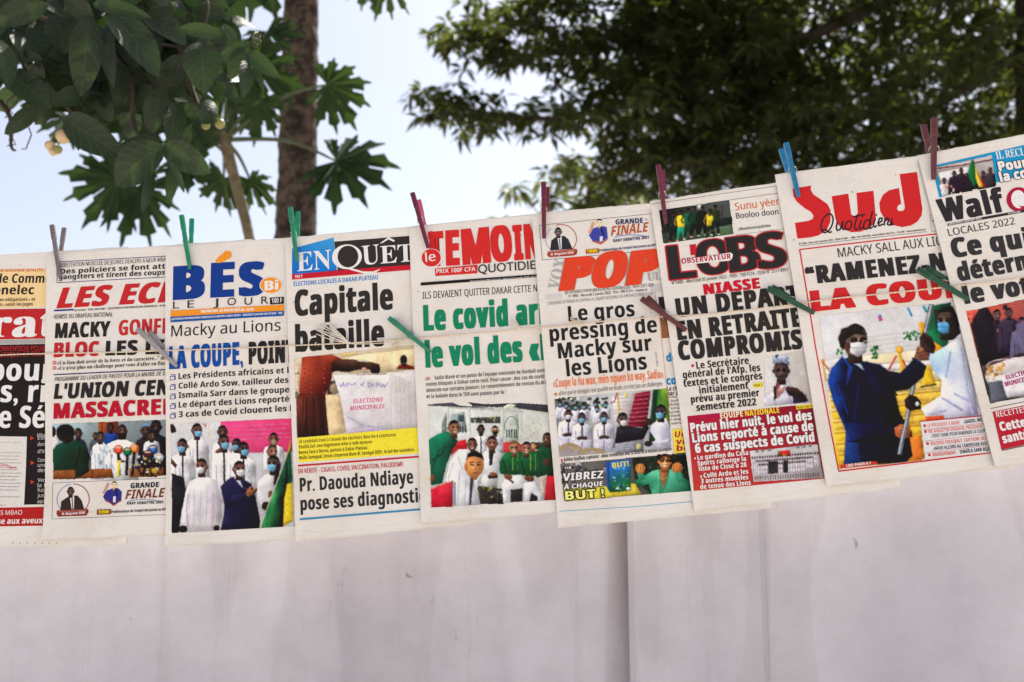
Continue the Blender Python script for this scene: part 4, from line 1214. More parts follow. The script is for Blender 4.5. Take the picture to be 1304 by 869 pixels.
# right-hand man and the flag
g.p([(800, 330), (870, 270), (940, 280), (950, 560), (840, 560), (800, 470)], [(214, 208, 208), (224, 220, 220), (190, 184, 186), (200, 196, 196), (206, 198, 198), (210, 200, 200)])
g.head(915, 95, 50, (88, 60, 48), face=1, hair=(74, 54, 46)); g.head(925, 190, 62, (56, 40, 36), face=-1, mask=MSK, hair=(36, 28, 28)); g.p([(950, 190), (982, 200), (960, 330), (925, 370), (930, 300)], (40, 34, 34))
g.e(872, 525, 40, 34, (50, 34, 30)); g.p([(885, 410), (915, 402), (912, 440), (886, 462)], (120, 84, 62))
g.p([(1060, -20), (1085, 640), (1000, 690), (1000, 480), (1030, 120)], [(206, 160, 70), (226, 190, 50), (214, 176, 40), (226, 196, 50), (200, 150, 60)])
g.p([(1030, 140), (1060, 60), (1076, 340), (1030, 350), (1004, 480), (996, 690), (830, 698), (905, 450)], [(30, 88, 60), (34, 96, 66), (36, 110, 70), (20, 60, 44), (16, 40, 32), (30, 60, 40), (60, 150, 80), (70, 160, 90)])
g.p([(1030, 140), (1020, 300), (1000, 480), (985, 560), (960, 690), (996, 692), (1010, 480), (1040, 300)], (18, 34, 28))
g.l([(820, 700), (1032, 120)], 9, (222, 206, 190)); g.l([(900, 500), (870, 690)], 8, (40, 120, 66)); g.l([(1010, 360), (1000, 690)], 8, (60, 46, 40))
g.p([(1076, -20), (1420, -60), (1420, 670), (1090, 690)], (180, 170, 175))
g.done()

# ---- 4: serif masthead on blue and black
g = Page('d', 'newspaper with white serif masthead on blue and black and a ballot box picture', (363, 305), (626, 281), (640, 661), (377, 688), seed=4)
g.part('masthead'); g.z(360, 290, 6.205)
g.p([(410, 115), (1640, 22), (1640, 252), (80, 372), (440, 340)], (56, 50, 48))
g.p([(76, 168), (405, 82), (432, 340), (76, 374)], [(24, 126, 204), (70, 160, 216), (20, 120, 205), (14, 106, 196)])
g.p([(76, 372), (1640, 250), (1640, 290), (76, 414)], (200, 36, 52))
g.t('EN', 118, 348, 388, 326, 148, WH, 'r'); g.t('U', 636, 300, 772, 285, 150, WH, 'r'); g.t('ET|E', 778, 290, 1040, 270, 138, WH, 'r', 0)
g.e(512, 235, 118, 98, WH, -4, n=36); g.e(520, 233, 82, 86, (56, 50, 48), -4, n=36)
g.p([(470, 318), (540, 322), (640, 352), (720, 352), (780, 330), (740, 362), (660, 372), (580, 350)], WH)
g.p([(770, 130), (840, 80), (890, 105), (880, 118), (840, 98), (790, 128)], WH)
g.t('100 F', 98, 402, 160, 397, 22, WH, 'b')
g.part('headline')
g.t('ÉLECTIONS LOCALES À DAKAR-PLATEAU', 90, 466, 758, 414, 34, (20, 126, 200), 'b', 0)
g.t('Capitale', 100, 703, 880, 650, 205, (54, 50, 48), 'b', .12)
g.z(360, 420, 6.205); g.t('bataille', 106, 180, 812, 132, 208, (50, 46, 45), 'b', .12)
g.part('printed_picture', 'pict')
g.p([(95, 225), (1640, 60), (1640, 745), (115, 860)], [(226, 206, 180), (214, 188, 150), (180, 160, 130), (206, 190, 170)])
g.p([(440, 240), (640, 200), (1640, 90), (1640, 290), (600, 350), (450, 330)], [(226, 200, 160), (232, 206, 160), (226, 200, 150), (210, 180, 130), (230, 206, 168), (226, 196, 150)])
g.p([(465, 195), (595, 186), (595, 205), (470, 214)], (226, 188, 110))
g.p([(340, 500), (470, 540), (500, 810), (430, 840), (365, 835)], (222, 192, 150)); g.p([(360, 420), (430, 400), (455, 500), (360, 520)], (70, 56, 46)); g.e(415, 470, 36, 44, (150, 128, 104))
g.p([(100, 260), (140, 260), (140, 640), (112, 640)], (216, 190, 160)); g.e(112, 520, 18, 30, (110, 110, 80)); g.l([(100, 350), (140, 352)], 8, (120, 96, 80))
# ballot box
g.p([(405, 360), (830, 345), (1060, 318), (1640, 280), (1640, 745), (510, 830), (465, 560)], [(222, 214, 212), (220, 212, 206), (214, 206, 200), (210, 200, 196), (196, 184, 182), (200, 190, 196), (214, 206, 206)])
g.p([(860, 350), (1640, 300), (1640, 740), (870, 790)], [(206, 196, 192), (204, 190, 186), (196, 182, 180), (204, 192, 192)])
for i in range(9): g.l([(880 + i * 17, 360 + i * 6), (890 + i * 17, 780)], 4, (194, 184, 182) if i % 2 else (216, 208, 206))
g.p([(590, 350), (830, 344), (820, 358), (590, 362)], (170, 132, 100)); g.l([(405, 362), (830, 346), (1640, 284)], 7, (232, 226, 224))
g.l([(520, 690), (640, 760), (860, 790)], 10, (186, 186, 208)); g.p([(500, 800), (700, 770), (860, 800), (520, 830)], (186, 168, 186))
g.t('ELECTIONS', 562, 585, 795, 570, 34, (222, 120, 150), 'b', .05, .2); g.t('MUNICIPALES', 535, 640, 806, 622, 34, (222, 120, 150), 'b', .05, .2)
hw = [(452, 425, 470, 455), (470, 455, 490, 420), (480, 422, 495, 455), (505, 425, 505, 450), (520, 450, 520, 422), (535, 425, 550, 448), (560, 440, 590, 420), (575, 430, 590, 445), (622, 430, 630, 448), (648, 420, 625, 438), (630, 438, 650, 450), (680, 420, 684, 458), (684, 420, 712, 440), (712, 440, 686, 458), (722, 425, 722, 455), (745, 455, 755, 420), (755, 420, 768, 452), (775, 420, 790, 460), (790, 460, 805, 430), (805, 430, 812, 460), (812, 460, 842, 418)]
for a, b, c, d in hw: g.l([(a, b), (c, d)], 5, (130, 126, 190))
# voter
g.p([(160, 220), (400, 200), (470, 236), (480, 300), (400, 345), (390, 400), (345, 520), (345, 560), (135, 520), (148, 330)], [(150, 58, 40), (160, 66, 46), (130, 44, 32), (110, 36, 28), (120, 44, 32), (110, 40, 32), (90, 34, 28), (80, 32, 28), (130, 54, 38), (168, 76, 52)])
g.p([(135, 510), (340, 530), (368, 840), (118, 858), (112, 560)], [(88, 40, 34), (70, 36, 32), (50, 32, 30), (54, 32, 30), (112, 54, 42)])
for i in range(7): g.l([(170 + i * 26, 540), (150 + i * 34, 845)], 9, (48, 28, 26) if i % 2 else (82, 44, 38))
for i in range(26): g.e(170 + (i * 53) % 210, 240 + (i * 37) % 260, 8, 5, (176, 84, 58) if i % 2 else (104, 34, 26), n=6)
g.p([(392, 260), (470, 236), (560, 240), (700, 258), (770, 280), (778, 320), (770, 345), (715, 350), (690, 315), (600, 322), (520, 340), (430, 330), (392, 330)], [(66, 40, 32), (84, 52, 42), (92, 60, 48), (88, 58, 48), (70, 46, 40), (44, 30, 28), (36, 26, 24), (40, 28, 26), (60, 42, 36), (56, 38, 32), (44, 28, 24), (36, 24, 22), (40, 26, 24)])
for x in (705, 725, 748): g.l([(x, 292), (x + 12, 335)], 5, (30, 22, 22))
g.e(650, 312, 20, 10, (226, 160, 150)); g.p([(590, 240), (680, 252), (690, 262), (600, 256)], (214, 200, 180))
g.p([(905, 315), (925, 285), (990, 278), (1042, 300), (1042, 318)], (110, 40, 34)); g.e(962, 248, 28, 44, (44, 34, 30)); g.ring(962, 250, 30, 22, 3, (180, 160, 120), a0=10, a1=120)
g.part('printed_text'); g.z(360, 550, 6.205)
g.p([(116, 50), (1640, -84), (1640, 128), (125, 242)], (246, 224, 60))
for y0, y1, tx, xe in ((92, 36, 'candidats iront à l’assaut des électeurs dans les 4 communes.', 902), (134, 92, 'Khalifa Sall, une hégémonie mise à rude épreuve.', 714), (178, 138, 'Benno face à Benno, partout à Dakar-Plateau.', 676), (220, 154, 'Wallu Senegaal, Union citoyenne Bunt Bi, Sénégal 2035 : le bal des outsiders.', 1044)):
    g.t(('24 ' if 'candidats' in tx else '') + tx, 130, y0, xe, y1, 27, (70, 58, 30), 'b', .03)
g.p([(120, 262), (1640, 148), (1640, 162), (122, 276)], (196, 36, 56))
g.t('EN VÉRITÉ - CIGASS, COVID, VACCINATION, PALUDISME', 124, 332, 957, 273, 36, (196, 52, 70), 'n', .08)
g.p([(138, 684), (1640, 560), (1640, 574), (138, 700)], (60, 140, 180))
g.part('headline', z0=.0003)
g.t('Pr. Daouda Ndiaye', 138, 474, 1036, 408, 108, (56, 52, 52), 'b', .08)
g.t('pose ses diagnosti|cs', 144, 622, 1075, 556, 106, (56, 52, 52), 'b', .08)
g.done()

# ---- 5: red block capitals, green headline
g = Page('e', 'newspaper with tall red block capitals, green headline and men in a train', (521, 290), (780, 264), (800, 643), (537, 665), seed=5)
g.part('masthead'); g.z(515, 270, 6.205)
R5 = (212, 48, 46)
g.t('T', 200, 438, 322, 428, 278, R5, 'b', .22); g.t('E', 330, 430, 440, 424, 282, R5, 'b', .20); g.t('M', 462, 424, 688, 404, 285, R5, 'b', .16); g.t('O', 692, 402, 862, 385, 282, R5, 'b', .24); g.t('IN', 870, 388, 1085, 370, 280, R5, 'b', .20)
g.p([(198, 156), (225, 154), (228, 300), (200, 300)], R5)
g.p([(242, 452), (578, 420), (578, 488), (248, 510)], R5); g.t('PRIX 100F CFA', 256, 490, 564, 470, 34, WH, 's', .05)
g.e(216, 368, 82, 74, WH, n=32); g.e(214, 366, 76, 70, R5, n=32); g.t('le', 170, 398, 250, 388, 72, WH, 'n', .04)
g.t('QUOTIDIE|N', 586, 490, 1038, 455, 68, (52, 50, 54), 's', .03)
g.p([(132, 562), (1640, 455), (1640, 476), (132, 586)], BLK); g.t('letemoindakar@gmail.com - Mercredi 5 Janvier 2022 - N° 1|642', 522, 560, 1040, 522, 14, WH, 'n')
g.part('headline')
g.t('ILS DEVAIENT QUITTER DAKAR CETTE N|UIT', 148, 690, 1050, 632, 54, (44, 42, 44), 'n', .04)
G5 = (22, 132, 94)
g.z(515, 400, 6.205)
g.t('Le covid ar|rête', 155, 138, 1062, 84, 205, G5, 'b', .24)
g.t('le vol des «|L', 170, 428, 1072, 370, 206, G5, 'b', .24)
g.part('printed_text')
for i, (y0, y1, tx, x0, xe) in enumerate([(520, 462, 'Sadio Mané et ses potes de l’équipe nationale de football son|t', 240, 1095), (572, 508, 'restés bloqués à Dakar cette nuit. Pour cause : des cas de covid |ont', 172, 1105), (620, 556, 'détectés sur certains joueurs. Le rassemblement de remise du dr|apeau', 175, 1110), (668, 632, 'et la balade dans le TER sont passés par là !', 176, 803)]):
    g.t(tx, x0, y0, xe, y1, 30, (74, 70, 72), 'b')
g.ring(178, 514, 8, 10, 5, (200, 90, 70)); g.ring(195, 512, 8, 10, 5, (200, 90, 70))
g.part('printed_picture', 'pict'); g.z(515, 500, 4.83)
g.p([(150, 72), (1300, 130), (1300, 640), (165, 712)], [(222, 222, 214), (220, 222, 210), (160, 150, 140), (200, 200, 194)])
g.p([(138, 74), (300, 62), (340, 80), (560, 100), (140, 82)], (80, 76, 82)); g.p([(385, 58), (500, 72), (620, 68), (700, 64), (1300, 100), (1300, 140), (870, 122), (690, 98), (420, 86)], (66, 66, 72)); g.p([(600, 98), (640, 70), (690, 78), (660, 105)], (222, 222, 196))
g.l([(260, 90), (730, 120)], 9, (200, 202, 190)); g.l([(400, 96), (402, 280)], 14, (206, 206, 196)); g.l([(265, 95), (268, 230)], 16, (210, 210, 200)); g.l([(605, 110), (600, 300)], 16, (206, 208, 196)); g.l([(715, 125), (715, 300)], 12, (200, 204, 190))
g.p([(408, 158), (592, 150), (592, 190), (410, 188)], (70, 72, 66)); g.clutter(420, 150, 585, 185, 14, [(170, 170, 90), (30, 32, 30), (220, 220, 200)], 12, 4, .5)
g.p([(230, 190), (262, 120), (262, 240), (232, 250)], (120, 128, 126)); g.p([(285, 140), (370, 120), (385, 240), (300, 250)], (150, 160, 156)); g.p([(332, 140), (368, 140), (368, 182), (332, 180)], (70, 84, 90))
g.p([(622, 140), (700, 138), (705, 300), (622, 300)], (186, 192, 180)); g.ring(660, 230, 44, 80, 6, (110, 118, 110), a0=180, a1=360)
for x in (630, 645, 660, 676, 690): g.l([(x, 230), (x + 2, 280)], 7, (60, 64, 60))
for x in (345, 360, 376): g.l([(x, 210), (x + 2, 245)], 7, (60, 60, 64))
g.clutter(735, 150, 850, 290, 34, [(206, 190, 70), (190, 190, 180), (150, 150, 130)], 6, 8)
g.p([(295, 310), (380, 290), (390, 350), (330, 350), (290, 390)], (204, 44, 56)); g.p([(600, 310), (690, 300), (730, 330), (740, 365), (600, 370)], (206, 62, 62)); g.p([(780, 310), (1300, 300), (1300, 350), (790, 350)], (70, 60, 50))
g.man(472, 228, 28, (222, 220, 218), 200, (44, 34, 30), placket=(40, 36, 38)); g.man(558, 235, 28, (214, 216, 222), 120, (120, 88, 66), mask=(30, 40, 46))
g.man(792, 330, 22, (206, 70, 70), 60, (150, 100, 70))
g.man(418, 320, 38, (224, 222, 220), 200, (74, 48, 38), smile=True)
# standing man in green
g.p([(150, 290), (205, 258), (270, 240), (330, 300), (300, 350), (262, 440), (235, 560), (168, 572), (155, 420)], [(20, 108, 80), (26, 124, 92), (24, 112, 84), (16, 84, 62), (14, 74, 56), (22, 104, 80), (20, 92, 70), (14, 70, 56), (18, 96, 72)])
g.l([(170, 420), (230, 380), (250, 330)], 6, (8, 50, 38)); g.l([(215, 350), (170, 480)], 6, (10, 60, 46)); g.e(175, 528, 16, 24, (120, 78, 58)); g.l([(290, 260), (320, 330)], 5, (10, 60, 46))
g.head(306, 218, 44, (88, 58, 44), face=1, rot=-10, smile=True)
# seated middle man in white
g.p([(470, 400), (500, 360), (560, 350), (610, 380), (590, 470), (575, 520), (570, 590), (500, 590), (470, 560)], [(224, 222, 220), (228, 226, 224), (220, 218, 216), (200, 200, 200), (214, 212, 210), (206, 204, 202), (190, 186, 184), (200, 196, 194), (214, 210, 208)])
g.p([(520, 360), (552, 356), (540, 448), (524, 450)], (44, 44, 44)); g.head(540, 312, 42, (84, 56, 44)); g.p([(515, 510), (570, 500), (575, 525), (520, 532)], (44, 36, 34)); g.e(545, 505, 22, 14, (130, 86, 66))
g.p([(450, 575), (580, 590), (620, 690), (470, 690)], (58, 52, 50)); g.clutter(455, 580, 610, 690, 26, [(40, 36, 36), (110, 116, 120), (150, 140, 80), (70, 64, 60)], 16, 9)
# two seated in green
for cx, w in ((680, 130), (790, 130)):
    g.p([(cx - 95, 430), (cx - 60, 372), (cx, 360), (cx + 70, 372), (cx + 95, 440), (cx + 85, 500), (cx - 20, 520), (cx - 90, 500)], [(20, 80, 48), (30, 104, 60), (28, 98, 56), (22, 80, 48), (14, 56, 34), (16, 60, 38), (20, 74, 46), (24, 86, 52)])
    g.l([(cx - 15, 380), (cx - 12, 480)], 6, (140, 170, 70)); g.l([(cx + 18, 380), (cx + 18, 480)], 6, (110, 150, 60))
    g.l([(cx - 70, 420), (cx - 50, 500)], 6, (10, 44, 28)); g.l([(cx + 60, 420), (cx + 50, 500)], 6, (10, 44, 28))
g.head(676, 340, 40, (110, 76, 54), smile=True, glasses=True, hair=(120, 86, 62)); g.head(752, 345, 40, (96, 64, 48), smile=True)
g.p([(600, 560), (640, 510), (720, 505), (740, 560), (735, 675), (700, 600), (655, 600), (650, 680), (612, 680)], (226, 224, 222)); g.p([(735, 560), (800, 545), (860, 650), (830, 680), (790, 610), (770, 670), (740, 670)], (222, 220, 222))
g.p([(655, 600), (728, 590), (728, 670), (655, 676)], (50, 44, 44)); g.p([(780, 620), (820, 640), (820, 672), (770, 676)], (44, 40, 44))
g.e(640, 520, 26, 18, (120, 78, 58), 20); g.e(770, 530, 30, 20, (100, 66, 50), 10); g.l([(640, 530), (672, 556)], 12, (110, 72, 54))
g.man(880, 285, 36, (28, 70, 46), 200, (70, 48, 38), face=-1); g.e(875, 430, 24, 22, (90, 58, 46))
g.p([(850, 520), (1000, 500), (1300, 480), (1300, 645), (862, 664)], (186, 40, 52)); g.p([(830, 520), (880, 505), (872, 560), (862, 664), (845, 640)], (190, 170, 160))
# the man in front taking the picture
g.p([(250, 560), (285, 420), (340, 350), (400, 350), (470, 480), (440, 560), (470, 690), (300, 706)], [(220, 218, 216), (226, 224, 222), (228, 226, 224), (220, 216, 214), (206, 202, 202), (214, 210, 210), (206, 204, 208), (222, 220, 218)])
for a in ((300, 430, 270, 540), (340, 480, 330, 690), (380, 540, 372, 690), (330, 390, 360, 480)): g.l([a[:2], a[2:]], 5, (196, 192, 196))
g.p([(408, 510), (428, 512), (412, 690), (400, 690)], (60, 60, 70)); g.p([(430, 520), (470, 500), (500, 470), (440, 620)], (216, 214, 214))
g.e(432, 452, 58, 70, (196, 128, 76), 8, (222, 160, 104), n=26); g.p([(380, 420), (392, 375), (440, 358), (484, 385), (492, 430), (478, 405), (430, 392), (395, 400)], (36, 28, 26)); g.e(378, 460, 9, 20, (180, 112, 68))
for x in (418, 458): g.l([(x - 14, 432), (x + 12, 430)], 6, (70, 40, 28)); g.l([(x - 10, 446), (x + 10, 446)], 7, (40, 26, 22))
g.l([(436, 450), (440, 474), (430, 476)], 4, (150, 90, 54)); g.l([(420, 496), (452, 494)], 6, (140, 70, 56)); g.p([(400, 500), (430, 522), (470, 500), (440, 540), (412, 530)], (160, 100, 62))
g.p([(165, 600), (260, 555), (300, 545), (300, 706), (170, 712)], [(190, 36, 54), (206, 50, 66), (210, 60, 76), (186, 32, 52), (178, 28, 48)]); g.l([(165, 590), (260, 556), (300, 545)], 10, (214, 150, 130)); g.p([(300, 556), (318, 550), (318, 690), (302, 702)], (140, 150, 160))
g.part('printed_text'); g.l([(130, 535), (160, 534)], 4, (230, 210, 70))
g.done()

# ---- 6: big orange-red slanted masthead with a debate strip above
g = Page('f', 'newspaper with broad orange-red slanted masthead and a cheering man in green jacket', (677, 273.5), (945, 249.5), (982, 645), (711, 670), seed=6, curl=.003)
g.part('printed_advert'); g.z(675, 255, 6.205)
g.l([(98, 475), (72, 200), (1640, 40)], 4, (110, 104, 108)); g.l([(98, 475), (1010, 398)], 4, (110, 104, 108)); g.l([(962, 115), (985, 270)], 4, (170, 80, 70))
g.ring(245, 310, 122, 112, 4, (120, 130, 190), a0=100, a1=230); g.ring(245, 310, 122, 116, 6, (180, 70, 60), a0=-110, a1=70)
g.p([(158, 400), (168, 320), (210, 290), (270, 284), (302, 310), (336, 388)], (52, 48, 52)); g.p([(215, 296), (250, 290), (250, 390), (232, 392)], WHT); g.l([(232, 310), (240, 392)], 10, (120, 116, 124)); g.head(222, 252, 34, (60, 52, 50))
g.p([(140, 408), (365, 386), (374, 400), (370, 428), (350, 440), (150, 454), (136, 436)], (168, 64, 50)); g.t('M. Maguette SENE', 165, 440, 345, 424, 18, WH, 'b', .04)
g.t('PROFESSEUR EN SCIENCES ECONOMIQUES', 150, 416, 358, 400, 7, (235, 190, 170), 'n')
g.p([(465, 280), (500, 225), (560, 205), (605, 215), (615, 300), (560, 340), (490, 320)], (66, 72, 158)); g.head(548, 182, 30, (206, 150, 120), hair=(26, 24, 40)); g.l([(470, 260), (492, 205), (500, 180)], 20, (222, 160, 130)); g.l([(490, 325), (560, 350), (612, 310)], 8, (200, 80, 50)); g.l([(560, 220), (582, 285)], 11, (30, 28, 50)); g.p([(550, 290), (575, 288), (572, 330), (550, 332)], WHT); g.t('PSP', 535, 345, 575, 340, 14, (200, 80, 50), 'b')
g.t('GRANDE', 676, 196, 893, 182, 40, (34, 42, 92), 'b', .06); g.t('FINALE', 640, 286, 925, 252, 74, (184, 86, 36), 'b', 0, .25); g.ring(800, 310, 140, 32, 5, (60, 110, 190), a0=200, a1=330)
g.t('KAAY DEBATTRE 2021', 658, 336, 938, 308, 24, (40, 46, 90), 'b', .05)
g.p([(440, 392), (540, 384), (548, 420), (442, 428)], (176, 84, 50)); g.t('THÈME:', 452, 420, 536, 412, 24, YEL, 'b', .04); g.t("Problématique de l'emploi des jeunes en Afri|que", 548, 410, 996, 366, 19, (36, 40, 84), 'b', .04)
g.part('masthead', z0=.0004)
g.t('VOX', 236, 718, 296, 476, 100, (176, 172, 172), 'r', .06)
O6 = (226, 70, 44)
for ch, x0, y0, x1, y1, h in (('P', 225, 725, 482, 700, 258), ('O', 468, 708, 742, 676, 275), ('P', 750, 682, 1010, 655, 268)):
    g.t(ch, x0, y0, x1, y1, h, O6, 'b', .26, .29, out=((150, 140, 130), .02))
g.t('UL|AIRE', 930, 645, 1040, 632, 62, (166, 162, 164), 'r', .04)
g.part('printed_text')
g.p([(120, 750), (250, 738), (252, 780), (124, 792)], (214, 206, 202)); g.p([(940, 672), (1030, 662), (1040, 730), (960, 740)], (206, 196, 192))
g.t("QUOTIDIEN D'INFORMATIONS GÉNÉRALES - ISSN 2517-8|39", 275, 745, 948, 688, 24, (70, 66, 68), 'r'); g.t('N° 5901 - Mercredi 5 Janvier 2022 - Prix : 100 FCFA - voxpop.sn', 305, 775, 925, 718, 21, (60, 56, 58), 'r')
g.t("CEREMONIE DE REMISE DE DRAPEAU A L'EQUIPE NATIONALE EN PARTANCE POUR LE CAN", 140, 832, 972, 752, 24, (110, 104, 106), 'n')
g.l([(985, 735), (1000, 830)], 3, (150, 90, 80))
g.part('headline'); g.z(690, 380, 6.205)
for tx, x0, y0, x1, y1, h in (('Le gros', 212, 186, 735, 145, 120), ('pressing de', 66, 345, 912, 272, 125), ('Macky sur', 132, 480, 872, 414, 122), ('les Lions', 198, 620, 832, 562, 128)):
    g.t(tx, x0, y0, x1, y1, h, (46, 44, 44), 'b', .05)
g.t('«Coupe la ñu wax, mën nguen ko way, Sadio»', 92, 708, 960, 632, 66, (236, 124, 62), 'b', .03)
g.t('«Dire que le Sénégal s’est qualifié en finale, ce n’est pas un challenge»', 132, 770, 950, 692, 34, (96, 90, 90), 'n', .02, .2); g.e(110, 760, 11, 14, (220, 120, 40), n=12)
g.t('Pages 4 & 5', 918, 540, 905, 430, 16, (110, 104, 104), 'n')
g.l([(925, 150), (985, 700), (1012, 869)], 4, (226, 160, 120))
g.part('printed_picture', 'pict')
g.p([(918, -5), (1640, -60), (1640, 260), (945, 326)], [(60, 52, 50), (60, 52, 50), (150, 100, 70), (150, 100, 70)]); g.p([(1000, 60), (1300, 20), (1340, 250), (1020, 300)], (110, 80, 66))
g.part('headline')
g.t('de la|', 985, 505, 1150, 490, 66, (34, 134, 190), 'b', .12); g.t('coupe|', 984, 688, 1200, 668, 66, (34, 134, 190), 'b', .12)
g.part('printed_text')
g.t('Le chef de', 990, 735, 1150, 722, 34, K, 'b', .04); g.t('par an de', 992, 772, 1150, 758, 34, K, 'b', .04)
g.z(695, 490, 4.575)
for i in range(8):
    y = 80 + i * 22
    g.t(('Une lettre du maire', 'banlieue de la ville', 'Rubans et sports', 'scrutin et vote', 'une nouvelle', 'Dernière heure', 'l etape finale', 'sans arret')[i], 728, y, 900, y - 14, 14, (70, 64, 66), 'n', .03)
    if i % 2 == 0: g.e(720, y - 6, 4, 5, (190, 50, 60), n=8)
g.p([(735, 262), (1100, 225), (1100, 360), (746, 402)], (240, 210, 70)); 
for j, tx in enumerate(('Une', 'violente', 'bel')): g.t(tx, 750 + j * 5, 308 + j * 40, 750 + j * 5 + 32 * len(tx), 302 + j * 40, 34, (170, 36, 56), 'b', .06, .15)
g.part('printed_picture', 'pict')
g.p([(50, 85), (330, 55), (715, 22), (735, 375), (80, 425)], [(120, 124, 120), (200, 200, 200), (196, 188, 186), (180, 176, 180), (160, 150, 150)])
g.clutter(60, 75, 380, 150, 60, [(34, 40, 36), (60, 70, 62), (210, 208, 212), (50, 46, 46), (90, 120, 80)], 17, 11)
for i, (x, y) in enumerate([(85, 110), (120, 120), (175, 130), (225, 125), (290, 110), (350, 115), (300, 140)]): g.man(x, y, 17, (206, 202, 214), 70, (52, 40, 38), mask=MSK, wd=3.2)
for x, y, m in ((132, 175, WHT), (212, 195, MSK), (340, 190, MSK)):
    g.man(x, y, 29, (206, 200, 212), 150, (54, 40, 36), mask=m, wd=4.2, placket=(70, 66, 70)); g.e(x, y + 120, 32, 14, (70, 50, 44))
    g.p([(x - 58, y + 130), (x + 58, y + 125), (x + 50, y + 195), (x - 50, y + 200)], (196, 190, 204)); g.l([(x, y + 140), (x - 4, y + 195)], 8, (140, 134, 150))
for cx, cy, rx, ry in ((140, 395, 70, 52), (270, 410, 85, 40)):
    for k in range(9): g.ring(cx, cy, rx * (1 - .09 * k), ry * (1 - .03 * k), 4, (190, 164, 122) if k % 2 else (140, 116, 86), a0=190, a1=352)
g.p([(385, 70), (520, 55), (500, 240), (400, 240)], [(210, 202, 198), (206, 190, 186), (190, 170, 168), (200, 194, 192)])
for i in range(7): g.l([(400, 85 + i * 22), (520, 75 + i * 22)], 4, (186, 176, 172))
g.p([(520, 55), (610, 38), (590, 250), (480, 245)], [(150, 40, 60), (140, 36, 54), (110, 30, 46), (150, 46, 66)])
for i in range(7): g.l([(520 - i * 7, 78 + i * 25), (606 - i * 2, 66 + i * 25)], 7, (96, 24, 40)); g.l([(522 - i * 7, 70 + i * 25), (606 - i * 2, 58 + i * 25)], 4, (200, 110, 120))
g.l([(418, 45), (428, 170)], 10, (206, 164, 90)); g.l([(415, 50), (400, 100), (380, 110)], 6, (150, 40, 60)); g.e(468, 62, 10, 18, (214, 200, 110))
g.p([(625, 32), (712, 24), (730, 300), (600, 340)], [(24, 76, 44), (150, 190, 60), (140, 170, 60), (20, 60, 40)]); g.p([(625, 32), (650, 30), (640, 250), (600, 340)], (26, 60, 42)); g.l([(620, 34), (582, 330)], 12, (196, 196, 200))
g.p([(404, 330), (415, 250), (450, 235), (500, 245), (560, 255), (590, 230), (600, 255), (570, 320), (405, 345)], [(40, 34, 40), (44, 40, 48), (48, 42, 50), (40, 36, 44), (44, 40, 46), (40, 34, 40), (36, 30, 36), (34, 30, 36), (30, 27, 32)])
g.head(448, 205, 38, (56, 42, 38), face=1, mask=WHT); g.e(600, 218, 20, 20, (60, 44, 40))
g.p([(612, 240), (650, 210), (700, 195), (728, 260), (732, 365), (600, 375), (640, 320), (605, 270)], [(200, 196, 214), (214, 210, 222), (222, 218, 228), (206, 200, 216), (190, 184, 204), (200, 194, 210), (210, 204, 218), (190, 186, 208)]); g.head(672, 160, 40, (46, 36, 34), face=-1, mask=MSK); g.l([(600, 345), (660, 340), (715, 325)], 18, (206, 202, 214)); g.e(598, 345, 24, 16, (54, 42, 40))
g.p([(404, 345), (570, 325), (568, 395), (404, 405)], [(150, 150, 160), (120, 116, 124), (110, 108, 116), (140, 140, 150)]); g.e(542, 362, 16, 18, (190, 180, 120))
for i in range(3): g.l([(420, 352 + i * 14), (515, 340 + i * 14)], 4, (190, 188, 196))
g.part('printed_text'); g.e(94, 442, 7, 8, (190, 60, 60), n=10); g.t('Kalidou Koulibaly (capitaine) : «Nous reviendrons avec la fierté de la mission accomplie»', 106, 448, 734, 384, 21, K, 'b', .04, .15)
g.part('printed_advert', 'pict')
g.p([(84, 462), (510, 425), (1100, 370), (1100, 595), (845, 624), (108, 684)], [(110, 104, 104), (90, 86, 84), (50, 50, 46), (60, 60, 50), (70, 66, 60), (150, 140, 110)])
g.clutter(90, 460, 360, 600, 50, [(120, 116, 116), (90, 86, 88), (160, 154, 150), (70, 66, 68)], 24, 13)
g.p([(104, 615), (300, 598), (520, 575), (560, 640), (108, 682)], [(232, 208, 70), (236, 214, 70), (220, 190, 60), (190, 170, 70), (226, 200, 66)])
g.p([(352, 452), (372, 448), (372, 625), (356, 600)], (40, 80, 150)); g.p([(370, 448), (490, 436), (498, 618), (372, 630)], [(40, 90, 170), (50, 120, 200), (40, 120, 60), (30, 90, 50)])
g.clutter(380, 470, 490, 610, 40, [(110, 190, 220), (40, 130, 70), (20, 80, 150), (90, 170, 90), (190, 210, 220)], 14, 15, .5); g.t('BUT!', 388, 486, 484, 474, 30, (226, 210, 110), 'b', .1); g.p([(470, 600), (492, 597), (494, 612), (472, 616)], WHT); g.clutter(410, 580, 440, 610, 8, [WHT, (30, 60, 40)], 8, 3)
g.p([(505, 430), (830, 408), (850, 620), (620, 642), (520, 560)], [(40, 42, 36), (30, 32, 28), (50, 70, 40), (40, 60, 40), (44, 44, 40)]); g.clutter(510, 420, 840, 560, 50, [(30, 34, 30), (60, 62, 50), (24, 26, 24), (80, 80, 60)], 16, 17)
g.p([(515, 560), (560, 540), (630, 500), (690, 490), (740, 495), (790, 540), (835, 560), (845, 622), (620, 642), (600, 580), (540, 600)], [(40, 110, 80), (60, 140, 106), (100, 190, 150), (110, 200, 160), (100, 184, 150), (70, 150, 116), (40, 100, 76), (50, 120, 90), (96, 186, 146), (60, 140, 106), (34, 96, 70)])
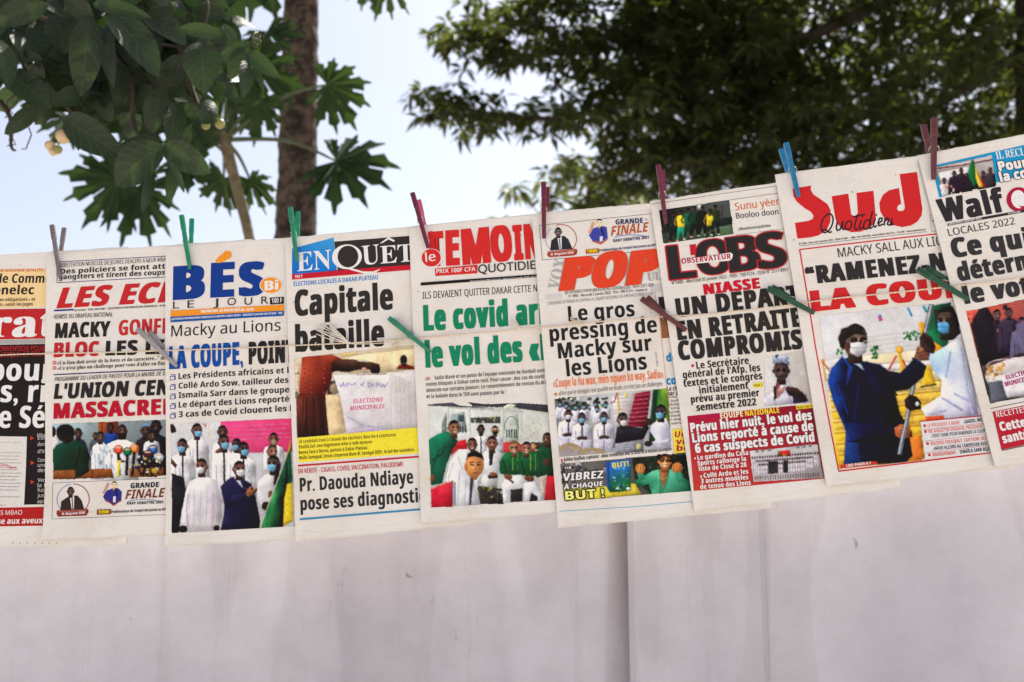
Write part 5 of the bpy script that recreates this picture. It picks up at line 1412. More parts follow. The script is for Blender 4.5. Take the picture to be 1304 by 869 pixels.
g.p([(660, 495), (720, 490), (700, 560), (680, 600), (668, 560)], (176, 104, 62)); g.l([(660, 500), (672, 560), (665, 638)], 5, (50, 120, 92)); g.l([(722, 494), (700, 580), (670, 640)], 5, (50, 120, 92)); g.l([(665, 540), (685, 560), (708, 535)], 4, (214, 180, 90))
g.l([(560, 550), (550, 510)], 36, (60, 140, 106)); g.l([(790, 560), (775, 520)], 36, (60, 140, 106)); g.e(552, 490, 30, 30, (200, 126, 66), 0, (226, 160, 96)); g.e(765, 485, 32, 30, (196, 120, 62), 0, (222, 150, 90))
for x in (536, 552, 566): g.l([(x, 474), (x, 498)], 4, (140, 80, 44))
for x in (748, 764, 780): g.l([(x, 470), (x, 494)], 4, (140, 80, 44))
g.head(694, 448, 44, (150, 90, 56), smile=True, hair=(50, 34, 22)); g.clutter(650, 405, 745, 450, 26, [(50, 34, 22), (96, 66, 34), (30, 24, 20)], 11, 19, 1.8)
for tx, x0, y0, x1, y1, h in (('VIBREZ', 98, 562, 335, 544, 44), ('À CHAQUE', 106, 610, 332, 588, 27)): g.t(tx, x0, y0, x1, y1, h, WH, 'b', .06, .15, out=((60, 56, 52), .10))
g.t('BUT !', 116, 672, 340, 654, 50, (250, 240, 130), 'b', .06, .0, out=((56, 50, 40), .14)); g.p([(100, 480), (150, 474), (170, 484), (150, 495), (104, 498)], (40, 38, 40)); g.t('1XB', 110, 494, 150, 490, 14, WH, 'b')
g.part('printed_text'); g.l([(80, 738), (500, 712), (1000, 668), (1250, 644)], 4, (110, 180, 206)); g.done()

# ---- 7: black masthead with red edging
g = Page('g', 'newspaper with black masthead edged in red and a red panel at its foot', (828, 258), (1092, 220), (1146, 620), (884, 649), seed=7, curl=.003)
g.part('printed_advert'); g.z(825, 230, 6.205)
g.l([(20, 190), (1500, -20)], 4, (120, 116, 116)); g.l([(650, 158), (1500, 40)], 4, (120, 116, 116)); g.l([(690, 436), (1500, 330)], 3, (150, 146, 146))
g.part('printed_picture', 'pict')
g.p([(86, 236), (645, 158), (680, 432), (122, 504)], [(44, 44, 44), (84, 84, 84), (80, 96, 74), (46, 48, 44)])
g.p([(110, 420), (670, 360), (680, 432), (122, 504)], [(54, 62, 50), (84, 104, 76), (90, 112, 80), (60, 70, 56)]); g.e(408, 210, 34, 30, (110, 110, 106), 0, (236, 234, 226)); g.p([(540, 310), (668, 290), (672, 350), (545, 370)], (40, 44, 40)); g.l([(585, 200), (592, 300)], 4, (40, 42, 42))
for x, y, c, lg in ((205, 290, (40, 44, 44), (34, 36, 36)), (262, 280, (240, 200, 50), (30, 150, 116)), (318, 262, (36, 90, 66), (30, 60, 46)), (372, 250, (30, 60, 44), (28, 36, 34)), (430, 245, (28, 34, 34), (24, 28, 28)), (492, 270, (200, 170, 50), (40, 44, 36)), (532, 240, (44, 60, 40), (34, 40, 34))):
    g.p([(x - 28, y + 95), (x + 30, y + 90), (x + 38, y + 190), (x + 18, y + 192), (x, y + 120), (x - 22, y + 196), (x - 38, y + 198)], lg)
    g.p([(x - 34, y + 8), (x - 12, y), (x + 14, y - 2), (x + 36, y + 6), (x + 30, y + 92), (x - 28, y + 96)], c); g.l([(x - 32, y + 15), (x - 52, y + 55), (x - 40, y + 80)], 11, tuple(int(k * .7) for k in c)); g.l([(x + 34, y + 12), (x + 50, y + 45)], 11, (90, 64, 50)); g.e(x, y - 22, 13, 19, (70, 50, 40), 0, (96, 70, 54)); g.e(x, y - 32, 13, 10, (24, 20, 20))
    g.l([(x - 36, y + 196), (x - 22, y + 196)], 10, (214, 110, 96) if x < 380 else WHT); g.l([(x + 20, y + 192), (x + 36, y + 190)], 10, (220, 216, 210))
g.clutter(130, 300, 250, 360, 14, [(200, 110, 80), (130, 130, 140), (70, 140, 110)], 6, 4)
g.l([(440, 430), (560, 380), (640, 370)], 3, (150, 160, 140)); g.p([(470, 290), (515, 284), (512, 325), (476, 330)], (230, 206, 60))
g.part('printed_text')
g.t('Sunu yéen|e', 690, 242, 1050, 195, 58, (214, 110, 58), 'n', .04); g.t('Booloo doon|', 696, 308, 1030, 272, 44, (60, 58, 62), 'n', .05); g.t('#Booloomoydolee', 712, 402, 968, 372, 24, (96, 92, 96), 'b')
g.t('N°5480 - Mercredi 05 Janvier 2022 - PRIX : 100 FCFA - ISSN N° 2517-8997', 190, 826, 1105, 722, 27, (70, 66, 70), 'n', .06)
g.part('masthead', z0=.0003)
M7 = (50, 46, 46); E7 = (196, 40, 52)
g.t('L', 172, 788, 385, 766, 265, M7, 'b', .08, 0, out=(E7, .04)); g.p([(328, 512), (380, 506), (372, 592), (336, 596)], E7)
for ch, x0, y0, x1, y1, h in (('O', 402, 760, 672, 722, 268), ('B', 648, 732, 895, 700, 272), ('S', 872, 708, 1102, 680, 276)): g.t(ch, x0, y0, x1, y1, h, M7, 'b', .09, 0, out=(E7, .032))
g.p([(262, 632), (650, 576), (668, 592), (660, 628), (640, 640), (265, 672)], WH); g.t('OBSERVATEUR', 266, 664, 655, 624, 42, (180, 40, 60), 'b', .08)
g.part('headline'); g.z(845, 350, 6.205)
g.t('NIASSE', 318, 164, 762, 112, 84, (200, 34, 50), 'b', .22)
for tx, x0, y0, x1, y1, h in (('UN DEPART|', 105, 340, 1080, 232, 148), ('EN RETRAITE|', 112, 522, 1090, 412, 150), ('COMPROMIS|', 122, 680, 1095, 588, 152)):
    g.t(tx, x0, y0, x1, y1, h, (52, 48, 47), 'b', .19)
g.part('printed_text'); g.z(860, 440, 6.205)
g.e(135, 162, 12, 12, (200, 40, 80), n=12)
for tx, x0, y0, x1, y1 in (('Le Secrétaire', 166, 188, 580, 148), ("général de l'Afp, les", 60, 262, 670, 204), ('textes et le congrès', 65, 330, 686, 268), ('initialement', 190, 384, 578, 344), ('prévu au premier', 124, 456, 664, 402), ('semestre 2022', 168, 520, 640, 474)):
    g.t(tx, x0, y0, x1, y1, 56, K, 'b', .08)
g.p([(612, 302), (690, 294), (692, 330), (614, 338)], (246, 226, 60)); g.t('PAGE 3', 618, 330, 686, 324, 20, K, 'b', .04)
g.part('printed_picture', 'pict')
g.p([(700, 100), (1010, 40), (1080, 455), (700, 490)], [(222, 216, 212), (200, 190, 182), (180, 168, 160), (224, 218, 216)])
g.p([(665, 485), (690, 420), (770, 370), (810, 290), (880, 270), (930, 350), (1000, 400), (1078, 460)], [(214, 208, 214), (206, 200, 208), (222, 216, 222), (214, 208, 216), (206, 200, 210), (190, 184, 200), (180, 172, 190), (206, 200, 210)]); g.l([(880, 350), (920, 470)], 10, (150, 150, 180)); g.l([(790, 330), (785, 470)], 8, (180, 176, 190))
g.head(835, 200, 76, (52, 38, 36), hair=(52, 38, 36), glasses=True, rot=-6); g.p([(765, 90), (800, 74), (870, 78), (893, 100), (898, 160), (850, 138), (768, 150)], [(150, 160, 180), (190, 196, 208), (184, 190, 204), (150, 158, 180), (120, 130, 156), (160, 166, 184), (130, 140, 164)]); g.clutter(772, 84, 890, 140, 26, [(206, 210, 220), (120, 130, 156), (90, 100, 130)], 8, 4); g.p([(785, 85), (812, 72), (806, 100), (790, 104)], (60, 70, 84))
g.p([(790, 330), (800, 285), (822, 290), (828, 350), (868, 320), (872, 350), (810, 420), (780, 430), (775, 350)], [(90, 40, 50), (120, 50, 64), (110, 46, 56), (206, 150, 130), (226, 180, 160), (220, 170, 150), (206, 150, 134), (170, 120, 110), (70, 44, 44)]); g.p([(775, 320), (792, 330), (800, 410), (778, 440)], (50, 34, 36))
g.p([(868, 350), (880, 325), (960, 340), (1010, 380), (1050, 440), (1020, 450), (960, 410), (900, 400)], [(60, 42, 40), (70, 50, 46), (62, 44, 42), (54, 40, 38), (44, 34, 34), (40, 30, 30), (50, 38, 36), (44, 32, 32)]); g.p([(925, 400), (960, 410), (1020, 450), (930, 462)], (46, 40, 60)); g.ring(1015, 410, 18, 30, 5, (20, 18, 22), a0=-60, a1=120)
g.part('printed_panel', z0=.0003)
g.p([(94, 560), (1082, 462), (1148, 830), (1176, 1053), (145, 1151)], [(188, 32, 64), (130, 22, 42), (166, 36, 54), (186, 46, 50), (196, 64, 52)])
g.p([(94, 560), (350, 535), (360, 575), (98, 610)], [(176, 32, 66), (184, 30, 84), (176, 36, 58), (162, 32, 54)])
g.p([(950, 476), (1080, 462), (1084, 494), (954, 508)], (246, 214, 60)); g.t('PAGES 10&11', 958, 504, 1076, 490, 20, (70, 30, 30), 'b', .03)
g.t('EQUIPE', 356, 580, 535, 562, 44, (240, 230, 190), 'b', .05); g.t('NATIONALE', 552, 560, 822, 532, 44, (246, 210, 60), 'b', .05)
for tx, x0, y0, x1, y1 in (('Prévu hier nuit, le vol des', 122, 688, 1080, 588), ('Lions reporté à cause de', 135, 770, 1092, 672), ('6 cas suspects de Covid', 158, 852, 1100, 760)): g.t(tx, x0, y0, x1, y1, 74, WH, 'b', .14, out=((110, 20, 36), .05))
g.z(865, 510, 5.795)
for tx, x0, y0, x1, y1 in (('Le gardien du Casa', 135, 440, 508, 402), ('Sports rallonge la', 135, 482, 492, 446), ('liste de Cissé à 28', 145, 522, 496, 490), ('Collé Ardo et les', 180, 572, 508, 540), ('3 autres modèles', 160, 612, 508, 582), ('de tenue des Lions', 155, 655, 526, 622)): g.t(tx, x0, y0, x1, y1, 34, WH, 'b', .06)
g.e(116, 428, 6, 7, WH, n=10); g.e(160, 562, 7, 8, WH, n=10)
g.part('printed_picture', 'pict', z0=.0009)
g.p([(515, 375), (1020, 322), (1068, 578), (548, 606)], [(214, 208, 206), (200, 194, 194), (150, 140, 140), (190, 176, 176)])
for x in (560, 600, 650, 860, 905, 950): g.p([(x, 365 - (x - 515) * .1), (x + 24, 362 - (x - 515) * .1), (x + 26, 388 - (x - 515) * .1), (x + 2, 391 - (x - 515) * .1)], (120, 120, 126))
g.p([(725, 378), (815, 368), (825, 420), (730, 428)], (200, 44, 50)); g.p([(765, 400), (788, 396), (792, 425), (768, 428)], (236, 200, 60)); g.p([(730, 382), (745, 380), (748, 424), (734, 426)], (40, 110, 70))
for row in range(3):
    for i in range(27 - row * 4):
        x = 540 + row * 25 + i * 18.5 + (row % 2) * 8; y = 425 + row * 28 - (x - 540) * .075
        if row and 655 < x < 735: c = (56, 54, 60)
        elif row and 760 < x < 800: c = (50, 46, 52)
        else: c = (214, 204, 210)
        g.e(x, y, 6, 9, (56, 40, 36), n=8); g.p([(x - 10, y + 10), (x + 10, y + 9), (x + 11, y + 90 - row * 10), (x - 9, y + 92 - row * 10)], [c, tuple(int(k * .8) for k in c), tuple(int(k * .85) for k in c), c])
        g.l([(x - 2, y + 40), (x + 6, y + 39)], 5, (90, 60, 54))
for i in range(26): g.l([(560 + i * 18.5, 562 - i * 1.1), (562 + i * 18.5, 592 - i * 1.1)], 5, (60, 50, 54))
g.done()

# ---- 8: red lower-case masthead, two men holding a flagpole
g = Page('h', 'newspaper with rounded red masthead and two masked men holding a flagpole', (987, 223), (1245, 191), (1290, 592.5), (1052, 618), seed=8, curl=.003)
g.part('masthead'); g.z(985, 200, 5.67)
R8 = (208, 44, 46)
g.p([(136, 232), (270, 210), (266, 240), (285, 275), (330, 305), (385, 345), (408, 390), (406, 470), (380, 535), (320, 572), (260, 586), (170, 594), (152, 480), (250, 466), (280, 452), (286, 430), (268, 402), (220, 372), (165, 325), (144, 290)], R8)
g.p([(416, 290), (535, 270), (556, 420), (570, 432), (590, 428), (604, 412), (594, 266), (716, 250), (732, 440), (715, 490), (680, 525), (620, 546), (560, 550), (500, 530), (456, 490), (442, 450)], R8)
g.p([(905, 130), (1030, 114), (1068, 380), (1062, 430), (1030, 475), (985, 502), (920, 514), (860, 500), (800, 460), (764, 400), (758, 340), (784, 280), (830, 246), (900, 230), (915, 345), (892, 358), (884, 378), (894, 396), (915, 398), (936, 390), (942, 370)], R8)
# script word
def script(strokes, wd, col):
    for st in strokes: g.l(st, wd, col)
def arc(cx, cy, rx, ry, a0, a1, n=14, tilt=.2): return [(cx + rx * math.cos(R(a0 + (a1 - a0) * i / n)) - tilt * ry * math.sin(R(a0 + (a1 - a0) * i / n)), cy + ry * math.sin(R(a0 + (a1 - a0) * i / n))) for i in range(n + 1)]
script([arc(382, 484, 40, 68, 0, 360, 20, .25), [(345, 535), (370, 530), (400, 552), (415, 545)],
        [(455, 475), (448, 520), (455, 538), (475, 530), (495, 470), (490, 520), (500, 532), (512, 520)],
        arc(535, 500, 22, 32, 0, 360, 14), [(600, 425), (578, 510), (585, 532), (602, 525)], [(570, 440), (655, 420)], [(628, 462), (612, 515), (622, 528), (638, 515)], [(634, 440), (638, 434)],
        arc(668, 495, 24, 34, 0, 360, 14), [(708, 400), (682, 505), (690, 525), (708, 512)], [(728, 450), (714, 502), (724, 514), (738, 502)], [(734, 428), (738, 422)],
        [(745, 490), (775, 470), (778, 448), (760, 450), (748, 480), (755, 505), (782, 492)],
        [(800, 448), (790, 500)], [(795, 475), (815, 448), (825, 455), (815, 495), (830, 500), (855, 478)], [(848, 450), (836, 498), (856, 495)]], 11, (44, 40, 44))
g.part('printed_text')
g.t('N° 8589 - Mercredi 5 janvier 2022 - ISSN N° 0851 - 1980 - Prix 100 Fcfa - Zone CEMAC 400 FCfa - 714 600 - www.sudonline.sn', 182, 638, 1090, 535, 12, K, 'b', .05)
g.l([(182, 648), (1100, 546)], 3, (70, 66, 66))
g.l([(1120, 420), (1135, 545), (1230, 532)], 3, (130, 126, 126)); g.l([(1140, 470), (1165, 467)], 10, (80, 76, 76))
g.z(1005, 300, 5.67); 
g.part('printed_frame')
g.l([(1560, -62), (72, 106), (185, 794), (354, 1703)], 9, R8)
g.z(1040, 380, 3.778); g.l([(104, 832), (500, 785), (900, 735), (990, 724)], 7, R8)
g.part('headline'); g.z(1005, 300, 5.67)
g.t('MACKY SALL AUX LIO|NS', 350, 165, 1108, 74, 66, (52, 48, 50), 'n', .02)
g.t('“RAMENEZ-N|OUS', 122, 360, 1125, 258, 130, (54, 50, 50), 'b', .22)
g.t('LA COU|PE', 160, 555, 1100, 462, 150, R8, 'b', .26)
g.part('printed_picture', 'pict'); g.z(1040, 380, 3.778)
g.p([(8, 85), (640, 20), (760, 10), (900, 600), (905, 735), (100, 826)], [(222, 218, 220), (220, 216, 216), (200, 196, 200), (190, 186, 190), (190, 186, 186), (222, 196, 110)])
g.p([(25, 300), (590, 240), (620, 590), (500, 790), (100, 820)], [(216, 210, 204), (222, 214, 196), (226, 180, 60), (226, 150, 50), (222, 180, 60)])
for i in range(9):
    y = 320 + i * 52; k = min(1, i / 3); c = tuple(int(a * (1 - k) + b * k) for a, b in zip((200, 194, 190), (196, 142, 30)))
    g.l([(40 + i * 8, y + 20), (610, y - 30)], 5, c); g.p([(40 + i * 8, y + 24), (612, y - 26), (616, y + 10), (50 + i * 8, y + 56)], tuple(int(a * (1 - k) + b * k) for a, b in zip((220, 214, 206), (236, 186, 56 + (i % 2) * 20))))
for i in range(4): g.l([(120, 205 + i * 22), (560, 150 + i * 22)], 3, (204, 198, 200))
g.clutter(410, 165, 500, 200, 34, [(60, 130, 70), (90, 150, 90), (40, 100, 60)], 9, 21); g.clutter(95, 250, 120, 275, 12, [(60, 130, 70), (40, 100, 60)], 9, 22); g.clutter(260, 230, 290, 290, 20, [(60, 120, 60), (40, 100, 60)], 10, 23)
g.e(394, 250, 18, 18, (226, 150, 40), 0, (250, 200, 110)); g.p([(388, 268), (402, 268), (426, 365), (404, 366)], (226, 170, 50)); g.l([(380, 280), (345, 345)], 8, (206, 70, 60)); g.l([(412, 300), (432, 345)], 8, (206, 70, 60)); g.e(28, 305, 9, 12, (226, 140, 50)); g.l([(30, 318), (44, 400)], 8, (226, 170, 60)); g.l([(34, 315), (62, 352)], 6, (206, 80, 60))
g.e(500, 128, 14, 14, (240, 160, 50)); g.p([(490, 140), (514, 138), (516, 170), (494, 172)], (230, 160, 40)); g.p([(510, 330), (545, 325), (570, 420), (500, 432)], (226, 180, 50)); g.l([(498, 428), (572, 416)], 6, (60, 50, 40)); g.l([(450, 540), (460, 600)], 8, (206, 150, 60))
g.p([(290, 90), (305, 84), (312, 110), (294, 114)], (200, 70, 140)); g.e(300, 88, 6, 6, (60, 130, 190), n=8); g.l([(434, 50), (452, 88)], 9, (40, 130, 190)); g.l([(508, 42), (524, 70)], 11, (40, 150, 170))
# flag and pole, right-hand man
g.p([(530, 44), (640, 24), (660, 130), (600, 290), (520, 210)], [(30, 90, 60), (24, 60, 44), (20, 56, 40), (30, 110, 70), (30, 120, 80)]); g.p([(545, 200), (620, 250), (604, 290), (560, 262)], (226, 150, 40))
g.p([(560, 60), (650, 40), (690, 130), (640, 200), (570, 140)], (44, 40, 36))
g.p([(530, 270), (580, 255), (650, 210), (692, 190), (740, 330), (780, 560), (640, 590), (520, 570), (500, 530), (595, 470), (600, 400), (560, 350)], [(160, 186, 220), (170, 196, 226), (214, 214, 222), (224, 222, 226), (206, 204, 216), (180, 170, 200), (206, 200, 214), (222, 216, 220), (226, 220, 222), (216, 214, 222), (206, 206, 222), (150, 176, 214)])
g.p([(740, 330), (900, 300), (905, 600), (780, 580)], (206, 202, 212))
for a in ((640, 260, 620, 380), (690, 240, 720, 420), (600, 480, 700, 540), (660, 460, 740, 500), (720, 430, 750, 560), (540, 560, 620, 540)): g.l([a[:2], a[2:]], 9, (176, 180, 212))
g.p([(520, 572), (608, 565), (612, 600), (525, 605)], (206, 80, 46))
g.head(622, 110, 62, (52, 40, 34), face=-1, mask=(96, 164, 208), hair=(28, 26, 26)); g.p([(640, 60), (668, 90), (690, 170), (655, 200), (632, 160)], (46, 36, 32)); g.ring(644, 118, 12, 18, 5, (30, 24, 22))
g.l([(548, 36), (470, 380), (430, 600), (396, 750)], 22, (110, 116, 126)); g.l([(545, 36), (468, 380), (427, 600), (393, 750)], 8, (206, 210, 216))
# left-hand man in the blue suit
g.p([(52, 400), (70, 340), (122, 280), (200, 300), (300, 320), (345, 352), (400, 360), (470, 290), (525, 330), (510, 380), (440, 440), (372, 450), (400, 560), (455, 640), (460, 760), (300, 798), (130, 800), (140, 640), (80, 500)],
    [(30, 66, 150), (34, 74, 160), (36, 70, 150), (34, 56, 110), (30, 44, 84), (26, 36, 66), (30, 40, 70), (34, 44, 74), (28, 34, 58), (24, 28, 48), (26, 32, 54), (28, 34, 58), (24, 28, 46), (20, 22, 36), (18, 20, 32), (24, 26, 40), (40, 70, 140), (34, 60, 130), (30, 70, 160)])
g.p([(180, 320), (300, 326), (345, 358), (397, 366), (470, 300), (518, 332), (504, 378), (438, 434), (370, 444), (398, 560), (452, 645), (456, 755), (300, 794), (212, 796), (196, 700), (150, 640), (120, 560), (130, 470), (150, 400)], (19, 23, 42))
g.p([(52, 400), (70, 340), (122, 284), (150, 330), (140, 420), (150, 560), (130, 600), (80, 500)], [(28, 62, 140), (30, 66, 140), (28, 50, 104), (20, 28, 56), (20, 26, 48), (20, 26, 46), (28, 54, 112), (30, 64, 138)])
g.p([(300, 420), (372, 450), (400, 560), (452, 650), (456, 755), (310, 792), (330, 600)], (13, 14, 24))
g.p([(122, 285), (150, 275), (215, 300), (246, 365), (200, 330)], (190, 206, 232)); g.p([(208, 312), (240, 304), (300, 400), (350, 470), (320, 480), (262, 420)], (24, 30, 56)); g.l([(140, 290), (250, 420), (380, 520)], 7, (18, 26, 54)); g.l([(240, 320), (330, 380), (385, 470)], 6, (16, 20, 40))
g.p([(140, 600), (250, 600), (380, 620), (386, 665), (280, 680), (160, 680)], [(24, 40, 84), (20, 28, 54), (19, 25, 46), (14, 17, 30), (15, 20, 38), (26, 50, 104)]); g.l([(150, 690), (290, 690), (390, 672)], 6, (14, 16, 30)); g.l([(200, 420), (180, 590)], 7, (22, 46, 110)); g.l([(100, 420), (150, 560)], 8, (24, 56, 130)); g.p([(140, 690), (200, 700), (190, 796), (132, 798)], (34, 60, 118)); g.l([(340, 520), (330, 600)], 6, (16, 18, 34))
g.head(182, 205, 74, (64, 48, 42), face=1, mask=(216, 212, 212), hair=(40, 34, 32), rot=6, glasses=True); g.p([(100, 195), (118, 150), (160, 136), (210, 150), (230, 180), (180, 172), (140, 200), (128, 250), (112, 240)], (44, 38, 36)); g.e(146, 232, 14, 22, (90, 56, 44))
for pts, c in (([(372, 625), (400, 605), (445, 612), (452, 640), (446, 672), (410, 682), (376, 662)], (176, 96, 60)), ([(420, 490), (445, 465), (480, 475), (500, 500), (500, 535), (450, 542), (424, 525)], (48, 36, 32)), ([(466, 290), (480, 235), (520, 225), (545, 250), (535, 300), (490, 300)], (130, 84, 64)), ([(490, 190), (510, 165), (550, 190), (568, 235), (560, 270), (520, 260), (495, 230)], (60, 44, 38))):
    g.p(pts, c); x, y = pts[0]
    for i in range(3): g.l([(pts[1][0] - 5 + i * 4, pts[1][1] + 16 + i * 14), (pts[3][0] - 8, pts[3][1] - 6 + i * 13)], 4, tuple(int(k * .62) for k in c))
g.e(482, 510, 10, 12, (210, 214, 210)); g.l([(460, 290), (462, 318)], 9, (30, 30, 36)); g.e(402, 628, 14, 7, (206, 130, 96), 10); g.e(500, 250, 12, 7, (166, 114, 90), -30)
g.p([(395, 680), (440, 672), (455, 760), (430, 790), (300, 798)], (20, 22, 34)); g.l([(432, 590), (396, 750)], 20, (120, 126, 136)); g.l([(428, 590), (392, 750)], 7, (206, 210, 216)); g.p([(445, 670), (500, 660), (515, 770), (462, 780)], (216, 120, 50))
g.p([(108, 802), (290, 785), (290, 800), (112, 820)], (200, 60, 50)); g.t('LIRE PAGES 6-7', 140, 812, 258, 798, 13, WH, 'b', .05)
g.part('printed_text', z0=.0013)
g.p([(495, 596), (900, 560), (910, 732), (518, 776)], (226, 222, 222)); g.l([(495, 594), (900, 556)], 4, R8)
for y, a, b, xe, red in ((622, 'LE PRÉSIDENT À MANÉ :', '', 692, 1), (650, 'ME AUGUSTIN SENGHOR, PRÉSIDENT |FSF', '', 795, 1), (672, '«TOUT FAIRE POUR RAMENER LA COUP|E»', '', 806, 0), (708, 'KALIDOU COULIBALY, CAPITAINE DES| LIONS', '', 812, 1), (732, '«NOUS ALLONS AU CAMEROUN AVEC |FOI»', '', 820, 0), (762, 'REGROUPEMENT :', '', 672, 1)):
    x0 = 530 + (y - 622) * .18 + (0 if red else 8); g.t(a, x0, y, xe, y - (xe - x0) * .1, 17, (216, 92, 80) if red else K, 'b', .03)
    if red: g.p([(508 + (y - 622) * .16, y - 14), (520 + (y - 622) * .16, y - 15), (522 + (y - 622) * .16, y - 2), (510 + (y - 622) * .16, y - 1)], R8)
g.t('«SADIO, MO|N', 704, 604, 795, 592, 17, K, 'b', .03); g.t('ISMAÏLA SARR REJO|INT', 684, 748, 830, 732, 17, K, 'b', .03)
for y in (630, 684, 740): g.l([(505 + (y - 630) * .16, y + 4), (900, y - 40)], 2, (216, 130, 120))
g.done()

# ---- 9: cut by the photo's right edge
g = Page('i', 'rightmost newspaper, cut by the frame, with cyan box and crimson ring in its masthead', (1168.6, 199), (1430, 148), (1525, 564), (1266, 593), seed=9, curl=.003)
g.part('printed_panel'); g.z(1164, 170, 3.95)
g.p([(88, 165), (1100, -62), (1140, 60), (125, 325)], (30, 148, 196))
g.part('printed_picture', 'pict', z0=.0007)
g.p([(102, 172), (390, 112), (414, 265), (148, 318)], [(170, 150, 146), (190, 184, 182), (150, 136, 136), (150, 120, 120)])
g.p([(110, 175), (392, 122), (394, 142), (114, 190)], (196, 186, 184)); g.l([(112, 180), (270, 158), (392, 135)], 6, (110, 60, 56)); g.p([(120, 200), (270, 172), (300, 220), (140, 260)], (214, 208, 206))
for x, y, c in ((150, 240, (214, 206, 204)), (200, 205, (46, 34, 46)), (235, 190, (50, 38, 48)), (345, 205, (56, 44, 54)), (380, 188, (60, 50, 58)), (265, 215, (44, 34, 44))): g.man(x, y, 13, c, 90, (50, 34, 32), wd=4.4)
g.p([(180, 235), (270, 220), (330, 270), (340, 280), (200, 300)], (46, 34, 46)); g.p([(268, 195), (290, 130), (302, 150), (312, 240), (300, 275), (275, 230)], (30, 106, 60)); g.p([(302, 150), (320, 210), (345, 272), (325, 278), (308, 230)], (220, 190, 60)); g.p([(318, 200), (338, 240), (356, 268), (342, 274)], (190, 44, 50)); g.clutter(130, 260, 200, 312, 12, [(214, 150, 130), (220, 210, 206)], 10, 7)
g.part('headline', z0=.0006)
g.t('IL RECL|AME', 412, 134, 556, 112, 38, WH, 'r'); g.t('Pour| la', 424, 196, 570, 172, 50, WH, 'b', .14, out=((30, 30, 40), .08)); g.t('la coupe|', 430, 250, 680, 205, 50, WH, 'b', .14, out=((30, 30, 40), .08))
g.part('masthead')
g.t('Walf', 132, 452, 462, 395, 118, (52, 48, 52), 'b', .14)
g.e(522, 336, 62, 62, (176, 30, 66), n=36); g.e(520, 335, 36, 46, WH, -8, n=30); g.p([(520, 368), (600, 374), (600, 390), (540, 384)], (176, 30, 66)); g.t('uotidien', 600, 372, 1020, 285, 110, (52, 48, 52), 'b', .10)
g.p([(164, 456), (700, 360), (700, 374), (166, 468)], (52, 48, 52)); g.t('MERCREDI 5 JANVIER 2022', 172, 464, 335, 434, 8, WH, 'b'); g.t('Le Groupe', 470, 411, 530, 400, 9, WH, 'b')
g.part('headline')
g.t('LOCALES 2022', 172, 520, 505, 460, 36, (60, 58, 62), 'n', .03)
for tx, x0, y0, x1, y1, h in (('Ce qui| va', 192, 630, 585, 575, 98), ('détermi|ner', 222, 748, 640, 675, 92), ('le vot|e', 252, 862, 590, 810, 95)): g.t(tx, x0, y0, x1, y1, h, (58, 55, 58), 'b', .20)
g.z(1190, 370, 3.62)
g.part('printed_picture', 'pict')
g.p([(142, 98), (900, -60), (990, 395), (255, 525)], [(200, 90, 76), (150, 120, 126), (90, 86, 96), (64, 58, 62)])
g.p([(142, 98), (210, 84), (200, 140), (165, 165)], (214, 100, 80)); g.clutter(150, 90, 260, 150, 16, [(210, 90, 80), (150, 60, 70), (90, 40, 50)], 16, 9)
g.p([(165, 160), (200, 90), (240, 80), (270, 130), (320, 230), (350, 300), (215, 350)], [(36, 30, 36), (44, 36, 42), (40, 34, 40), (44, 36, 44), (40, 34, 42), (34, 28, 34), (30, 26, 30)]); g.head(285, 115, 24, (66, 44, 44), face=1); g.p([(262, 140), (300, 145), (340, 260), (350, 300), (290, 280)], (48, 40, 50)); g.p([(312, 165), (330, 190), (365, 290), (352, 300)], (214, 206, 210)); g.e(296, 186, 10, 16, (190, 120, 110))
g.man(340, 105, 22, (56, 46, 62), 160, (54, 38, 42), wd=4.5, face=1); g.p([(312, 70), (332, 66), (334, 92), (314, 92)], (44, 40, 46)); g.man(400, 150, 24, (90, 84, 110), 200, (60, 44, 50), wd=4.4)
g.p([(370, 160), (413, 140), (500, 130), (510, 300), (400, 310)], (100, 90, 116)); g.p([(360, 305), (390, 292), (440, 290), (440, 325), (385, 330)], (54, 38, 40))
g.p([(232, 395), (250, 350), (360, 312), (900, 240), (940, 330), (880, 470), (300, 500), (240, 420)], [(196, 176, 160), (200, 186, 176), (206, 196, 192), (200, 190, 190), (180, 176, 186), (110, 110, 124), (90, 92, 100), (170, 160, 156)]); g.p([(240, 400), (420, 372), (440, 400), (260, 430)], (220, 214, 208)); g.p([(250, 425), (310, 415), (330, 510), (260, 520)], (96, 98, 108)); g.p([(305, 400), (900, 300), (930, 400), (335, 495)], (226, 220, 224))
g.clutter(240, 345, 320, 400, 16, [(232, 170, 90), (206, 140, 70), (226, 200, 160)], 14, 4); g.ring(330, 352, 90, 34, 4, (226, 222, 220), a0=170, a1=380)
g.t('ELECTIO|NS', 330, 412, 425, 388, 20, (176, 40, 120), 'b', .05); g.t('MUNICIP|ALES', 326, 444, 425, 418, 20, (176, 40, 120), 'b', .05)
g.part('printed_panel'); g.l([(258, 545), (700, 455)], 3, (70, 66, 70)); g.p([(266, 560), (900, 430), (940, 600), (306, 735)], (186, 40, 54)); g.t('RECETTES| MUNICIPALES', 286, 586, 424, 560, 26, WH, 'n', .05); g.t('Cette| affaire', 304, 650, 424, 626, 42, WH, 'b', .12); g.t('santé| publique', 316, 706, 436, 680, 42, WH, 'b', .12); g.l([(308, 738), (700, 656)], 4, (70, 50, 54))
g.done()
